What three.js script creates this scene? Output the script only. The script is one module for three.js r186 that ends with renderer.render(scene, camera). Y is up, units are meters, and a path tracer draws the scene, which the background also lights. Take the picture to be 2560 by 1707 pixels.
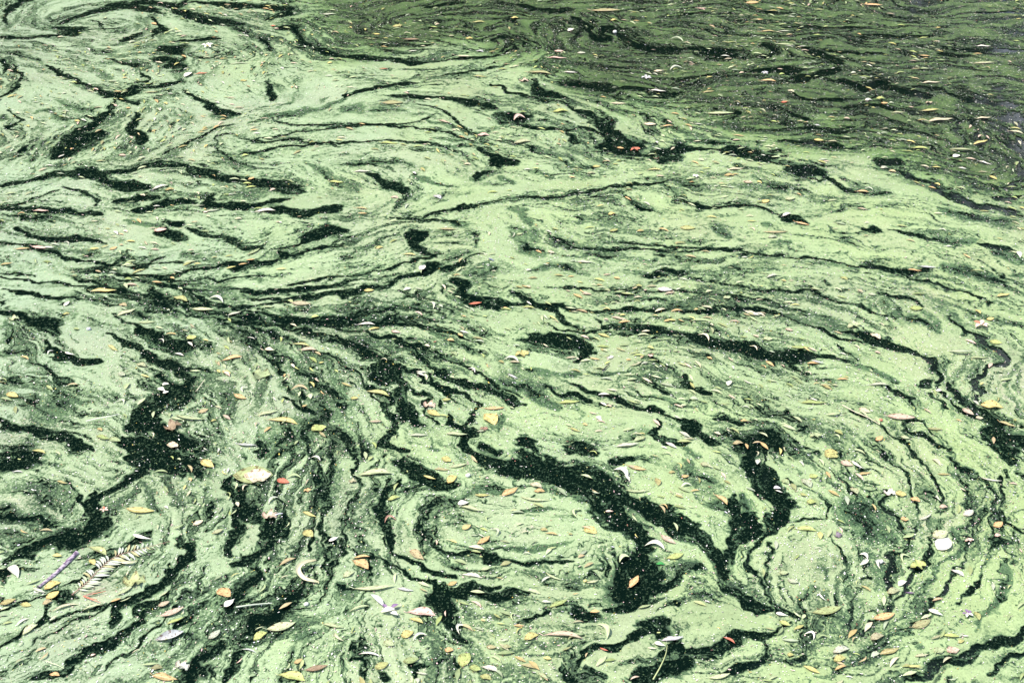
import * as THREE from 'three';
import { mergeGeometries } from 'three/addons/utils/BufferGeometryUtils.js';

// ---------------------------------------------------------------- camera, sky, sun, exposure
const scene = new THREE.Scene();
const CAM_H = 2.2, PITCH = 32, FOV = 28;
const camera = new THREE.PerspectiveCamera(FOV, 1024 / 682, 0.05, 400);
camera.position.set(0, CAM_H, 0);
camera.rotation.set(-PITCH * Math.PI / 180, 0, 0);
camera.updateMatrixWorld();
const renderer = new THREE.WebGLRenderer();
renderer.setSize(1024, 682);
renderer.toneMapping = THREE.LinearToneMapping;
renderer.toneMappingExposure = 1.78;
renderer.shadowMap.enabled = true;

let seed = 20240611;
function rnd() { seed = (seed + 0x6D2B79F5) | 0; let t = Math.imul(seed ^ (seed >>> 15), 1 | seed); t = (t + Math.imul(t ^ (t >>> 7), 61 | t)) ^ t; return ((t ^ (t >>> 14)) >>> 0) / 4294967296; }
const rr = (a, b) => a + (b - a) * rnd();
const lerp = (a, b, t) => a + (b - a) * t;
const clamp = (x, a = 0, b = 1) => x < a ? a : x > b ? b : x;
const sstep = (a, b, x) => { const t = clamp((x - a) / (b - a)); return t * t * (3 - 2 * t); };

// lattice noise from one shared table
const TN = 512, table = new Float32Array(TN * TN);
for (let i = 0; i < table.length; i++) table[i] = rnd();
function vnoise(x, y) {
  const xf = Math.floor(x), yf = Math.floor(y); let fx = x - xf, fy = y - yf;
  fx = fx * fx * (3 - 2 * fx); fy = fy * fy * (3 - 2 * fy);
  const x0 = xf & 511, x1 = (xf + 1) & 511, y0 = (yf & 511) * TN, y1 = ((yf + 1) & 511) * TN;
  const a = table[y0 + x0], b = table[y0 + x1], c = table[y1 + x0], d = table[y1 + x1];
  return (a + (b - a) * fx) + ((c + (d - c) * fx) - (a + (b - a) * fx)) * fy;
}
function fbm(x, y, n = 4) { let s = 0, a = 0.5, t = 0; for (let i = 0; i < n; i++) { s += a * vnoise(x, y); t += a; x = x * 2.03 + 17.3; y = y * 2.03 + 9.1; a *= 0.5; } return s / t; }

const SUN_DIR = new THREE.Vector3(-0.42, 0.84, 0.12).normalize();
{ // clear summer sky with thin cloud, no sun disc
  const W = 512, Hh = 256, d = new Float32Array(W * Hh * 4);
  for (let j = 0; j < Hh; j++) for (let i = 0; i < W; i++) {
    const el = (j + 0.5) / Hh * Math.PI - Math.PI / 2, az = (i + 0.5) / W * Math.PI * 2;
    const h = Math.max(0, Math.sin(el)), k = (j * W + i) * 4;
    const p = 1 / (0.25 + h), cx = Math.cos(az) * p, cy = Math.sin(az) * p;
    const cl = h > 0 ? sstep(0.42, 0.66, fbm(cx * 1.6 + 40, cy * 1.6 + 40, 5)) * 0.85 * sstep(0, 0.2, h) : 0;
    const g = Math.pow(1 - h, 2.2);
    let r = lerp(0.26, 0.62, g), gg = lerp(0.40, 0.74, g), b = lerp(0.74, 0.92, g);
    r = lerp(r, 1.15, cl); gg = lerp(gg, 1.18, cl); b = lerp(b, 1.25, cl);
    if (el < 0) { r = 0.12; gg = 0.14; b = 0.1; }
    d[k] = r; d[k + 1] = gg; d[k + 2] = b; d[k + 3] = 1;
  }
  const sky = new THREE.DataTexture(d, W, Hh, THREE.RGBAFormat, THREE.FloatType);
  sky.mapping = THREE.EquirectangularReflectionMapping; sky.magFilter = THREE.LinearFilter; sky.minFilter = THREE.LinearFilter; sky.wrapS = THREE.RepeatWrapping; sky.needsUpdate = true;
  scene.background = sky; scene.environment = sky;
  scene.backgroundIntensity = 0.95; scene.environmentIntensity = 0.95;
}
const sun = new THREE.DirectionalLight(0xfff3e0, 4.2);
sun.position.copy(SUN_DIR).multiplyScalar(40).add(new THREE.Vector3(0, 0, -5)); sun.target.position.set(0, 0, -5);
sun.castShadow = true; sun.shadow.mapSize.set(4096, 4096); sun.shadow.bias = -0.0002;
Object.assign(sun.shadow.camera, { left: -22, right: 22, top: 22, bottom: -22, near: 1, far: 90 });
scene.add(sun, sun.target);

// ---------------------------------------------------------------- naming helpers
const used = new Map();
function numbered(name) { const n = used.get(name) || 0; used.set(name, n + 1); return n ? name + '_' + String(n).padStart(3, '0') : name; }
function tag(o, label, category, group, kind) { Object.assign(o.userData, { label }); if (category) o.userData.category = category; if (group) o.userData.group = group; if (kind) o.userData.kind = kind; return o; }
function put(o, name) { o.name = numbered(name); o.traverse((c) => { c.castShadow = true; c.receiveShadow = true; }); scene.add(o); return o; }
function mesh(name, geo, mat, parent) { const m = new THREE.Mesh(geo, mat); m.name = name; m.castShadow = m.receiveShadow = true; if (parent) parent.add(m); return m; }

// a point of the pond surface seen at pixel (X, Y) of the 2560 x 1707 photograph
const TF = Math.tan(FOV * Math.PI / 360), CP = Math.cos(PITCH * Math.PI / 180), SP = Math.sin(PITCH * Math.PI / 180);
function at(X, Y) {
  const u = (X / 2560 - 0.5) * 2 * TF * 1.5, v = (0.5 - Y / 1707) * 2 * TF;
  const dy = v * CP - SP, dz = -v * SP - CP, t = -CAM_H / dy;
  return [u * t, dz * t];
}
// the same from the nine study crops of the photograph (each 860 pixels wide, enlarged to 2352)
const CROP = { A: [0, 0], B: [850, 0], C: [1700, 0], D: [0, 570], E: [850, 570], F: [1700, 570], G: [0, 1137], H: [850, 1137], I: [1700, 1137] };
const EN = 860 / 2352;
const src = (c, x, y) => c === 'Z' ? [x * 2560 / 2352, y * 2560 / 2352] : [CROP[c][0] + x * EN, CROP[c][1] + y * EN];
const crop = (c, x, y) => at(...src(c, x, y));
// ---------------------------------------------------------------- the currents: where open water shows and how the scum is drawn out
// d = open water, m = thinned scum, l = thick bright scum; then width and strength in the crop's own units, then the course
const COURSES = `
Z d 5 .9 380,640 480,690 600,725 750,735 900,715
Z d 4 .9 420,700 560,735 700,750 850,745 1000,735
Z d 6 .9 540,745 650,775 760,820 840,880 880,940
Z d 5 .9 560,740 700,765 800,800 880,850 940,930
Z d 5 .9 600,742 760,775 900,830 1000,890 1100,960
Z d 6 .9 640,735 800,760 940,790 1080,850 1200,920
Z d 5 .9 480,720 600,790 690,860 740,930 760,1000
Z d 4 .9 430,690 540,760 620,830 680,900
Z d 4 .9 700,745 860,745 1000,760 1100,790
Z m 30 .7 560,745 680,790 760,850 800,920
Z m 24 .7 420,700 600,735 800,740 980,725
Z d 4 .9 0,640 150,655 300,680 420,720
Z d 4 .9 0,668 140,685 280,705
Z d 4 .9 250,680 400,700 550,705 700,690 850,660
Z d 4 .9 300,650 450,665 600,668 760,655 900,630
Z d 4 .9 200,625 350,640 500,645 650,632
Z d 4 .9 60,575 200,600 330,610 470,600
Z d 4 .9 700,650 820,635 920,610 1010,585
Z d 4 .9 560,330 720,300 860,290 1000,300 1100,330
Z d 4 .9 520,360 700,335 860,325 1000,335 1090,370
Z d 4 .9 1250,660 1450,668 1700,680 1880,730 2000,800
Z d 4 .9 1400,560 1650,575 1900,600 2100,640 2280,700
Z d 5 .9 1960,940 2060,1010 2130,1090 2160,1180 2130,1280 2060,1380 1980,1460
Z d 4 .9 2100,960 2190,1060 2230,1170 2210,1290 2130,1400 2020,1490
Z d 5 .9 1900,1230 1935,1300 1910,1400 1850,1480
Z d 4 .9 2290,1090 2305,1200 2270,1300 2200,1390
Z d 4 .9 2010,1010 2080,1100 2100,1190 2060,1290
Z d 6 .9 690,900 720,960 700,1020 740,1100 720,1180 700,1260
Z d 6 .9 650,960 670,1040 640,1120 650,1200 610,1290
Z d 5 .9 760,980 770,1060 750,1150 740,1240 760,1330
Z d 5 .9 800,1000 820,1100 800,1200 790,1290
Z d 5 .9 590,1130 600,1220 580,1320 520,1400
Z d 5 .9 480,1300 420,1390 330,1470 240,1540
Z d 4 .9 620,1390 540,1460 450,1550
Z d 4 .9 60,1480 160,1440 280,1380 350,1340
Z d 5 .9 0,1400 110,1370 220,1310 330,1240
Z f 20 1 560,745 640,780 740,850 790,930 770,1010 750,1090 730,1170 690,1250 640,1330 560,1430 470,1540
Z f 20 1 500,760 580,820 640,900 690,970 690,1050 670,1130 650,1220 600,1300 520,1380 430,1460 330,1550
Z f 20 1 600,740 720,800 820,900 850,980 830,1060 820,1150 800,1240 790,1330 720,1420 640,1550
Z f 20 1 780,1240 830,1310 880,1380 930,1470 960,1560
Z f 20 1 400,1000 480,1060 560,1120 590,1190 580,1260
Z f 20 1 520,600 700,560 900,520 1050,480
Z f 20 1 950,560 1150,560 1350,590 1600,600 1900,620 2200,660
Z f 20 1 1300,640 1600,650 1900,680 2100,760 2250,900
Z f 20 1 1950,1000 2050,1060 2120,1150 2100,1260 2050,1360
Z f 20 1 1900,1020 1960,1100 1990,1200 1960,1300 1930,1400
Z f 20 1 2250,1050 2280,1200 2240,1330 2150,1430 2000,1500
Z f 20 1 1700,1560 1900,1500 2050,1450 2200,1360
A d 34 1 40,170 40,110 80,60 150,20 200,0
A d 22 1 0,260 150,262 260,258 400,245
A d 66 .9 400,200 460,215 525,220
A d 26 1 400,170 480,140 560,110 620,90 700,75 760,70
A d 34 1 900,30 1000,20 1130,35 1220,40 1280,5
A d 40 .9 760,45 870,40 940,55 1020,65 1100,95
A d 28 1 1300,15 1420,25 1600,40 1750,45 1900,60 1975,70 1975,95 1900,115 1830,135
A d 46 1 1190,75 1260,90 1330,120 1450,145 1560,160 1660,170
A m 66 .8 1560,170 1640,200 1690,230
A d 34 1 1900,200 1990,190 2030,220 2050,290 2120,310 2200,350 2280,375 2352,390
A m 70 .8 1780,260 1830,320 1850,350
A d 28 1 1040,120 1090,170 1110,200 1060,220 1050,260
A d 12 .9 650,140 680,180 700,200 780,200 830,185
A m 14 .9 200,100 210,140 250,180 330,200 400,190
A d 18 1 1180,290 1320,275 1440,270 1510,275
A d 26 .9 830,280 900,260 950,240 960,225
A d 46 1 1120,350 1190,345 1220,370
A d 46 1 1070,410 1150,415 1200,440 1150,460
A d 20 1 720,405 830,430 920,450 960,460
A m 54 .9 1250,390 1240,450 1210,500 1230,560 1270,580
A d 14 .9 960,475 1000,530 1010,560 940,560
A m 18 .9 1330,400 1420,400 1490,375 1460,350
A d 28 1 0,410 30,430 60,490
A d 24 1 80,440 110,490 150,520 130,560 110,600 60,630 0,680
A d 30 1 330,450 420,510 520,560 610,590 680,640 780,660 860,690 940,720
A m 60 .9 500,550 580,590 660,620
A m 30 .7 60,360 180,400 280,430 360,480
A d 24 1 700,680 830,640 930,600 1050,600 1150,585 1240,560
A d 40 1 840,650 890,630
A d 50 1 770,690 740,760 680,820 620,860 560,900 480,950 420,1010 370,1060
A d 78 .9 700,900 600,960 540,990 440,1040 380,1080
A d 50 1 610,790 640,830
A d 50 1 930,770 920,830 900,890 940,920 970,960 950,1000
A d 50 1 900,890 940,930 970,975
A m 46 .8 330,950 270,990 190,1040 200,1090 250,1110
A m 24 .8 230,1150 210,1200
A m 60 .6 240,780 320,760 400,810 460,830
A m 40 .7 370,680 450,720 540,750 640,750
A d 16 .9 60,750 110,810 130,850 60,870 100,900
A m 40 .8 0,800 40,820
A d 30 1 1270,620 1330,670 1400,710 1480,760 1560,780 1650,780
A m 60 .8 1480,790 1570,810
A d 44 .9 1840,570 1850,630 1860,690
A m 20 .8 2010,540 2040,600 2000,700 1900,740
A m 36 .9 2350,680 2260,720 2200,750 2060,770 1850,800 1680,850
A d 15 1 1120,1060 1200,1020 1300,980 1400,930 1500,880 1600,850
A d 14 1 1600,920 1500,940 1470,1000 1520,1060 1620,1110 1700,1140
A m 50 .7 1640,1040 1760,1050 1830,1080
A d 12 .9 1620,930 1720,970 1850,980 2000,960 2150,980 2352,1000
A d 12 .9 1870,830 1980,850 2150,860 2352,855
A d 34 1 0,1270 120,1260 250,1235 380,1215 480,1195 600,1170 700,1190 850,1170 1000,1140 1130,1125 1240,1130 1290,1165 1400,1195 1500,1220 1620,1235 1750,1240 1880,1250 1960,1250
A d 62 1 520,1180 600,1195 680,1210 760,1250 860,1280 1000,1290
A d 46 1 1330,1170 1440,1180
A d 54 1 1680,1250 1830,1260 1920,1290 2030,1310
A d 12 .9 0,1420 100,1410 250,1360 350,1320 430,1300
A d 14 .9 440,1280 540,1310 620,1350 680,1380 650,1410
A d 36 1 760,1380 860,1380 960,1350 1080,1355
A d 34 1 0,1440 200,1440 400,1450 560,1455 680,1475
A d 46 1 900,1440 1020,1430 1130,1390 1260,1375 1320,1395
A d 60 .9 1440,1340 1430,1380 1390,1420
A d 34 1 1390,1425 1500,1410 1640,1410 1760,1410 1880,1390 1970,1375
A d 56 1 1820,1450 1930,1440 2050,1465 2200,1450 2340,1410
A d 26 1 1110,1510 1180,1530 1280,1540
A m 30 .8 0,1480 200,1490 400,1500 500,1540
A m 36 .8 860,1520 1000,1540 1100,1559
A m 30 .8 2100,1120 2200,1180 2280,1240 2352,1300
B d 24 1 590,60 700,35 820,15
B d 22 1 1200,35 1300,50 1370,75 1500,75 1600,65
B d 30 1 1590,115 1660,150 1710,180 1690,220 1760,265 1800,260 1790,220 1830,205 1870,220 1930,260 2010,300
B d 40 1 2010,300 2100,330 2220,345 2352,335
B d 26 1 0,390 150,398 300,405 430,425 540,432 680,420
B d 12 1 680,420 780,405 930,400 1060,385 1140,365 1190,335 1190,290 1150,260 1080,262 1050,280 1080,300
B m 14 .9 1190,250 1250,300 1270,350 1200,400 1150,440 1060,470 900,490
B m 10 .6 830,330 940,345 1080,340 1140,300
B d 20 1 0,680 100,640 160,625 250,605 360,585 450,575 540,570
B d 11 .9 600,540 750,510 850,505 950,480 1080,465
B m 12 .9 300,620 420,600 560,590 700,580
B d 20 1 340,655 470,660 600,665 750,675 850,685 930,705 1010,725 1090,745
B d 44 1 860,690 950,715 1080,745
B d 60 1 1090,790 1160,815 1260,815
B d 20 1 1130,830 1220,855 1320,870 1430,885 1550,890 1650,880 1750,900 1830,950 1830,985
B d 50 1 1560,910 1600,960 1620,990
B d 18 1 1040,580 1110,595 1130,630 1220,650 1300,670 1400,690 1500,700 1570,730 1630,770 1700,800
B d 44 .9 1330,545 1330,600 1370,640 1450,655 1560,680
B d 50 1 1560,570 1660,585 1760,600 1860,615
B d 20 1 1860,610 2000,600 2150,625 2352,645
B m 25 .9 1960,670 2080,700 2200,720
B d 54 1 1640,760 1730,800 1790,850 1850,900 1920,960 1950,1010
B d 46 1 1860,830 1850,880
B d 60 1 1800,1010 1900,1000 2050,1010
B d 14 1 1700,1050 1850,1050 2000,1055 2120,1065 2250,1085
B d 66 1 2170,1070 2230,1060 2290,1030 2352,1010
B d 40 1 2280,970 2310,1010
B d 12 .9 540,720 650,740 750,790 830,850 920,920 980,970
B d 46 1 960,1020 1020,1060 1070,1100 1080,1150
B d 40 1 1070,1110 1150,1110
B d 34 1 1020,1170 970,1200 930,1235
B d 28 1 210,1185 280,1230 340,1260
B d 80 1 340,1260 400,1285 440,1310
B m 50 .8 470,1280 470,1340 430,1380 400,1440
B m 20 .9 480,1180 600,1240 700,1270 800,1290
B m 50 .8 20,770 100,740 150,780
B m 24 .8 200,760 350,760 450,770
B d 9 .8 0,850 200,855 380,855 500,850 600,820 680,780
B m 24 .9 600,830 800,880 950,920 1050,880 1150,870
B m 18 .8 650,940 800,960 950,980 1100,1010
B m 18 .8 700,1010 850,1000 960,1010
B d 20 .8 350,1500 520,1500 650,1470 800,1430 950,1400 1100,1370 1300,1360 1500,1350 1660,1320 1800,1300 1980,1270 2200,1250 2352,1240
B m 60 .8 1150,1430 1230,1450 1270,1500 1300,1559
B d 10 .9 380,1510 600,1510 800,1530
B m 40 .8 780,1530 880,1540
B m 40 .9 1960,1350 2030,1400 2110,1450
B m 36 .9 2180,1260 2270,1310 2352,1350
B m 30 .8 1260,1170 1380,1180 1470,1230
B m 26 .8 1100,1220 1200,1270
B m 40 .7 400,1100 500,1140
B m 36 .8 0,1130 250,1110 450,1110
B m 50 .7 1500,1100 1620,1140 1720,1160
B m 40 .7 1100,960 1250,1000 1350,1040 1500,1080
B m 30 .9 1940,920 2050,980 2140,1000
B l 50 1 500,1480 800,1390 1100,1310 1400,1280 1700,1260 2000,1210
B l 36 1 0,440 300,450 600,445 900,430
B l 40 1 1650,740 1600,800 1700,870 1800,920
B l 40 1 1900,850 2000,950 2100,1010
B l 34 .9 560,700 700,730 830,800 950,900
C d 12 1 0,100 150,95
C d 18 1 0,335 150,340 290,345 420,345
C d 40 .9 180,360 280,380 360,385
C d 26 .9 560,310 640,340 600,390 520,390
C d 42 1 860,340 940,370 1020,400 1100,440
C d 12 1 960,340 1100,360 1250,370 1380,375
C d 24 1 440,495 560,485 700,475 840,475
C d 20 1 700,500 800,500
C d 28 1 760,545 860,530 950,515 1080,475
C d 40 1 1080,550 1170,575 1260,610 1310,590 1370,565 1410,545
C d 44 1 1400,600 1490,615 1580,635 1680,660
C d 18 1 1590,590 1680,605 1790,610 1850,650 1950,680 2100,710 2352,730
C d 16 1 770,645 830,675 930,690 1050,690 1200,680
C d 15 1 1100,745 1200,735 1290,725 1390,740 1500,770
C d 24 1 730,760 800,800 900,825
C d 14 1 300,770 390,775 395,800 330,820
C d 14 1 0,560 100,535 250,510
C d 11 1 600,890 750,880 880,875 1050,880 1200,870
C d 14 1 1000,905 1130,905 1190,925
C d 34 1 700,965 850,980 1000,1000 1100,1005
C d 66 1 0,1000 20,1010
C m 36 .9 50,960 200,970 350,980
C d 66 1 330,1040 430,1040 530,1065 600,1090
C d 20 1 40,1030 200,1020 330,1040
C d 20 1 600,1095 700,1125
C d 60 1 720,1150 830,1170 930,1180
C d 25 1 950,1195 1020,1235 1100,1280 1200,1310 1330,1330 1450,1330
C d 40 .8 1380,1120 1480,1115
C d 26 .9 1480,1160 1570,1210 1650,1240 1720,1260
C d 32 1 1700,1250 1750,1290 1830,1330 1920,1370 2000,1400 2100,1420 2352,1470
C d 14 1 2160,930 2200,970 2280,1010 2352,1040
C d 34 1 2140,1280 2190,1320
C d 20 1 2140,1365 2250,1365 2352,1355
C d 14 1 2352,1150 2330,1220 2260,1270 2100,1280
C d 18 1 0,1350 80,1390 180,1420 300,1420 420,1410 540,1420 620,1450 700,1480
C d 40 1 740,1490 800,1500 850,1530
C m 56 .8 430,1290 560,1280 700,1290
C m 36 .8 480,1210 560,1250 660,1270
C m 36 .8 20,1290 120,1270
C m 50 .8 1760,1430 1880,1470 2050,1500 2300,1520
C m 36 .7 1010,1450 1150,1430
C m 40 .8 560,1530 640,1559
C d 14 1 1900,345 2050,345 2352,350
C d 14 1 1760,375 1950,385
C d 10 1 2000,90 2200,88 2352,85
C d 10 1 700,190 900,185 1050,195 1300,190
C d 12 1 1250,240 1500,250 1800,255
C l 50 1 560,990 680,1000 780,1020 850,1050 1000,1080
C l 40 .7 980,310 1060,290 1120,310
C l 60 1 250,1070 500,1110 700,1160
C l 40 1 1100,1200 1300,1250 1500,1290 1700,1330 2000,1440
D d 30 1 120,10 200,40 260,70 320,90 420,90 550,75 650,90 720,110
D d 22 1 0,110 120,125 220,145 330,175 450,205 560,225
D d 46 1 1100,20 1180,50 1260,80
D d 28 1 1280,10 1370,30 1440,60 1540,80 1640,120 1720,140 1780,150
D d 54 1 2352,20 2230,25 2150,60 2080,100
D d 12 1 2080,100 1960,130 1860,160
D d 16 1 0,320 150,320 230,330
D d 20 1 520,310 700,318 850,325 1000,335 1130,335 1220,320 1300,295
D d 36 1 1300,295 1420,280 1560,262 1700,255 1800,240 1930,220
D d 20 1 1930,220 2050,180 2150,150 2250,140 2352,130
D d 18 1 600,290 720,270 800,250 850,210 840,170
D d 22 1 860,190 870,230 930,260 1000,270 1060,230 1110,200
D m 50 .8 1250,190 1350,190
D d 12 1 680,345 800,360 950,380 1100,395 1300,385 1400,400 1580,415
D d 20 1 480,340 620,380 740,410 850,430 960,450
D d 36 1 960,450 1060,470 1140,500 1180,530 1140,540 1010,530
D d 22 1 60,435 200,450 300,470 430,495
D m 24 .9 1330,470 1420,520 1500,550
D d 18 1 2300,345 2170,355 2080,375 1990,385
D d 25 1 2352,390 2200,410 2080,430 1950,440 1800,445 1640,455
D d 12 1 2352,445 2200,455 2050,480 1900,490 1700,480 1600,470
D m 30 .8 1930,580 2050,570
D d 14 1 1240,590 1370,610 1500,620 1600,640 1700,670 1850,710
D d 60 1 0,580 130,600 220,625 310,650 380,690 410,730
D d 60 1 300,650 370,700 410,740
D d 52 1 320,770 350,840 400,890 480,910 560,915 660,930
D d 40 1 200,910 280,950 350,1000 430,1050 500,1060
D m 50 .9 360,1090 450,1140 540,1190 600,1210
D m 160 .85 200,1180 280,1240 350,1250 450,1200
D d 46 .9 0,1310 80,1350 180,1370 300,1400 420,1430 560,1500 640,1540
D m 90 .6 60,1540 200,1500
D d 45 1 740,740 850,790 950,840 1040,890 1140,940 1220,970 1300,1020 1310,1090
D d 90 .95 930,690 1040,740 1130,790 1250,810 1320,800
D m 60 .8 1180,830 1300,870
D d 25 1 1080,900 1200,930 1320,960 1460,995
D d 120 1 1290,1080 1230,1130 1140,1180 1060,1220 990,1280 940,1330
D d 90 1 860,1360 1000,1370 1100,1420 1200,1450 1330,1480
D d 90 1 1000,1300 1080,1360 1150,1420
D m 100 .8 1100,1000 1160,1050 1230,1090
D d 140 .95 860,1450 950,1500 1050,1500 1150,1530
D m 90 .8 1250,1540 1350,1540
D m 24 .9 1500,1180 1510,1240
D d 18 1 800,600 830,640 900,660 1000,690
D m 70 .7 960,590 1020,620
D m 140 .62 1600,700 1750,760 1850,830 1950,900 2050,980 2150,1050 2250,1120 2352,1180
D m 90 .65 1850,870 1900,980 1960,1060 2000,1120
D d 25 .9 1930,1150 2000,1190 2100,1240 2180,1300 2200,1400
D m 190 .6 2352,1230 2250,1250 2150,1350 2000,1400 1900,1480 1820,1559
D d 40 1 1750,1470 1780,1520 1740,1559
D d 16 1 2090,1100 2100,1160
D d 30 1 2280,740 2352,790
D m 80 .7 30,640 60,720 40,780
D m 50 .8 0,880 80,850 180,860
D m 110 .65 30,1050 100,1090
D d 20 .8 0,500 30,520 20,560
D l 40 .8 430,640 480,760 540,860 640,920
D l 30 .9 320,740 370,790 400,830
E d 56 1 470,40 540,50 510,90 540,140 570,160
E d 20 1 560,170 610,190 650,210
E m 16 .9 0,160 150,130 300,80 420,30
E d 34 1 0,470 120,450 260,410 370,370 450,340 560,310 680,280
E d 66 .9 560,310 600,275 640,250
E d 40 1 690,300 780,270 850,240
E d 16 1 850,240 930,190 960,170
E d 12 .9 700,230 800,200 900,175
E m 22 .9 900,50 940,100 930,140
E m 120 .72 1200,0 1220,80 1270,140 1370,190
E m 110 .7 1320,20 1330,100
E d 14 1 1430,30 1480,80 1560,120 1680,145 1800,150 2000,150 2200,165 2352,160
E m 70 .9 900,310 960,300 1080,275
E m 24 .9 950,260 1040,240
E m 46 .9 1290,300 1450,270 1560,285 1700,320
E m 30 .9 1680,180 1850,200 1980,225 2100,235 2170,220
E m 14 .9 1820,320 1950,300 2080,330
E d 36 .9 2090,330 2180,320 2250,300 2352,310
E d 50 1 760,365 830,390 830,440 850,480 950,510 1060,530 1150,530
E d 40 1 1190,440 1260,480 1330,520 1420,560 1470,600 1540,650 1620,685
E d 24 1 1150,535 1300,530 1450,535 1560,560 1700,580 1800,580 1950,560 2100,565 2352,575
E m 30 .9 1800,430 1930,460 2060,480 2200,500 2352,510
E d 14 .9 1350,650 1440,670 1500,700 1620,715 1740,700 1760,660 1740,620
E d 45 1 1760,680 1880,680 2000,690 2130,710 2250,730 2352,750
E d 90 1 1250,770 1380,770 1530,790 1640,800 1700,860 1640,920
E d 14 1 1700,740 1770,760
E m 22 .9 1640,960 1720,1000 1850,1000 2000,970 2080,900 2200,940 2280,1000 2340,1080
E d 20 1 2080,1050 2180,1110 2290,1160
E m 40 .85 40,600 150,580 280,550 420,560 560,540 640,560 650,600
E m 12 .9 400,490 550,495 640,540
E m 20 .9 700,630 780,590 740,560
E m 20 .9 0,650 200,660 400,670 600,680 750,700
E m 30 .9 630,720 750,770 850,810 920,880
E d 64 1 250,870 330,940 400,1000 420,1080 430,1180 430,1280 420,1340
E d 38 1 0,780 100,810 200,850 290,900
E d 70 .9 230,950 290,1020 330,1080
E d 52 1 460,1180 480,1280 510,1350 550,1370
E d 30 1 160,1050 230,1090 300,1130 360,1160 340,1200 290,1240 330,1290 370,1330 340,1400 310,1460 360,1500 420,1530
E d 40 1 300,1480 400,1530 500,1550
E d 18 1 430,1060 500,1100 590,1140 600,1180 570,1210 590,1280 650,1330 690,1360
E d 40 .9 360,750 430,790 520,850 580,920 600,960
E d 44 .9 590,960 700,1000 800,1050 900,1090 1000,1100 1080,1140 1180,1200 1280,1220
E d 26 1 600,1000 650,1060 720,1110 830,1150 920,1200 980,1240
E m 110 .75 1000,1030 1150,1080 1280,1110 1400,1200 1500,1260
E m 36 .9 1250,950 1400,980 1550,1020 1650,1010
E d 34 1 1380,1060 1480,1130 1620,1160 1740,1210
E d 34 .95 1580,1080 1700,1120 1850,1150 1950,1190 2050,1230 2180,1270 2280,1300 2352,1320
E m 22 .9 2050,1130 2150,1170 2352,1200
E d 30 1 690,1180 700,1240
E d 52 1 760,1280 780,1340 850,1380 900,1410 860,1460 840,1510 880,1540
E d 34 1 960,1240 920,1290 890,1340 870,1380
E d 60 1 1250,1470 1310,1480 1340,1530
E d 70 1 1570,1530 1640,1510 1700,1540
E d 50 1 980,1510 1080,1559
E d 44 1 2180,1310 2190,1350 2130,1400 2180,1440 2260,1470 2352,1500
E m 80 .7 1960,1440 2060,1400
E m 50 .8 1050,1380 1120,1300 1060,1280
E m 30 .9 580,1440 620,1500 700,1530
E m 160 .55 0,1350 80,1450 200,1540
E m 30 .6 1600,1200 1680,1330
E l 22 1 300,920 350,980 380,1060
E l 26 1 900,1250 950,1300 930,1360 890,1400
E l 60 .8 1050,0 1080,100 1150,180 1250,230
E l 60 .9 1700,600 1760,640 1740,690
F m 66 .7 250,10 330,50 360,70
F d 34 1 1250,10 1340,15
F d 22 1 1430,15 1540,40 1640,65 1750,85
F m 60 .9 1750,80 1880,90 2000,100
F d 18 .9 2050,120 2200,150 2300,160
F m 46 .6 1090,60 1200,80
F m 24 .8 620,100 740,110 760,150 850,160
F d 12 .9 0,160 130,170 260,150 420,150
F m 36 .9 270,265 380,280 450,300 560,290 690,290
F m 16 .9 0,325 150,310
F m 30 .95 770,245 900,250 1050,255 1150,265 1200,275 1300,240 1390,230
F d 30 1 1310,255 1400,290 1500,300 1600,310 1700,290
F m 80 .75 1760,260 1860,290 1950,310 2080,330 2200,370
F m 70 .85 2150,170 2250,200 2352,240
F m 40 .9 2290,330 2352,350
F d 15 .95 130,370 240,390 400,400 560,430 700,430 850,440 960,460 1050,490 1120,510 1220,535 1280,570 1350,600 1480,615 1580,615
F m 40 .9 1580,615 1650,650 1720,700 1790,740
F m 46 .7 380,490 480,510
F m 46 .7 620,530 720,545
F d 30 1 0,575 120,575 230,570
F d 24 1 220,545 330,560 440,575 600,580 700,600 800,640 900,680 1000,720 1100,760 1250,790
F m 46 .95 300,590 420,610
F d 40 1 1090,705 1190,730 1300,770 1400,800 1500,830 1600,860 1680,890
F d 60 1 1180,730 1300,770 1420,810
F d 66 .95 1680,890 1750,930 1780,990 1790,1060
F d 56 1 1710,1040 1700,1100
F d 32 1 1800,1080 1830,1150 1850,1210 1900,1250 2000,1310
F d 16 1 1740,1150 1770,1200 1800,1250
F d 56 1 1860,1070 1890,1140 1950,1190 2050,1270 2130,1330 2220,1400 2352,1490
F d 90 1 2100,1380 2160,1440 2200,1500 2250,1540
F d 90 1 2300,1430 2352,1470
F d 62 1 0,740 80,770 200,790 330,815 450,830 560,870 680,890 800,880 900,870
F d 22 1 900,870 1000,890 1100,920 1170,930
F m 56 .95 1150,920 1220,960 1330,980 1420,1030 1510,1070
F d 22 .9 1090,810 1160,850 1220,900 1240,930
F d 14 1 740,920 800,970 860,1000
F m 30 .9 0,640 130,650 250,690 350,730 460,750
F d 20 .9 1360,460 1500,475 1570,500 1640,550
F d 28 .95 1820,580 1850,640 1920,690 2000,730 2060,770 2140,820 2220,860 2230,890 2160,940 2080,1000 2010,1050 2040,1100 2060,1150 2010,1200
F m 60 .8 2040,750 2060,800 2100,850
F m 56 .75 1640,580 1720,640 1780,710
F d 30 1 1430,1090 1460,1140 1560,1160 1600,1200 1640,1240
F d 28 .95 1640,1335 1530,1360 1560,1400 1640,1430 1720,1480 1800,1520
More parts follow.
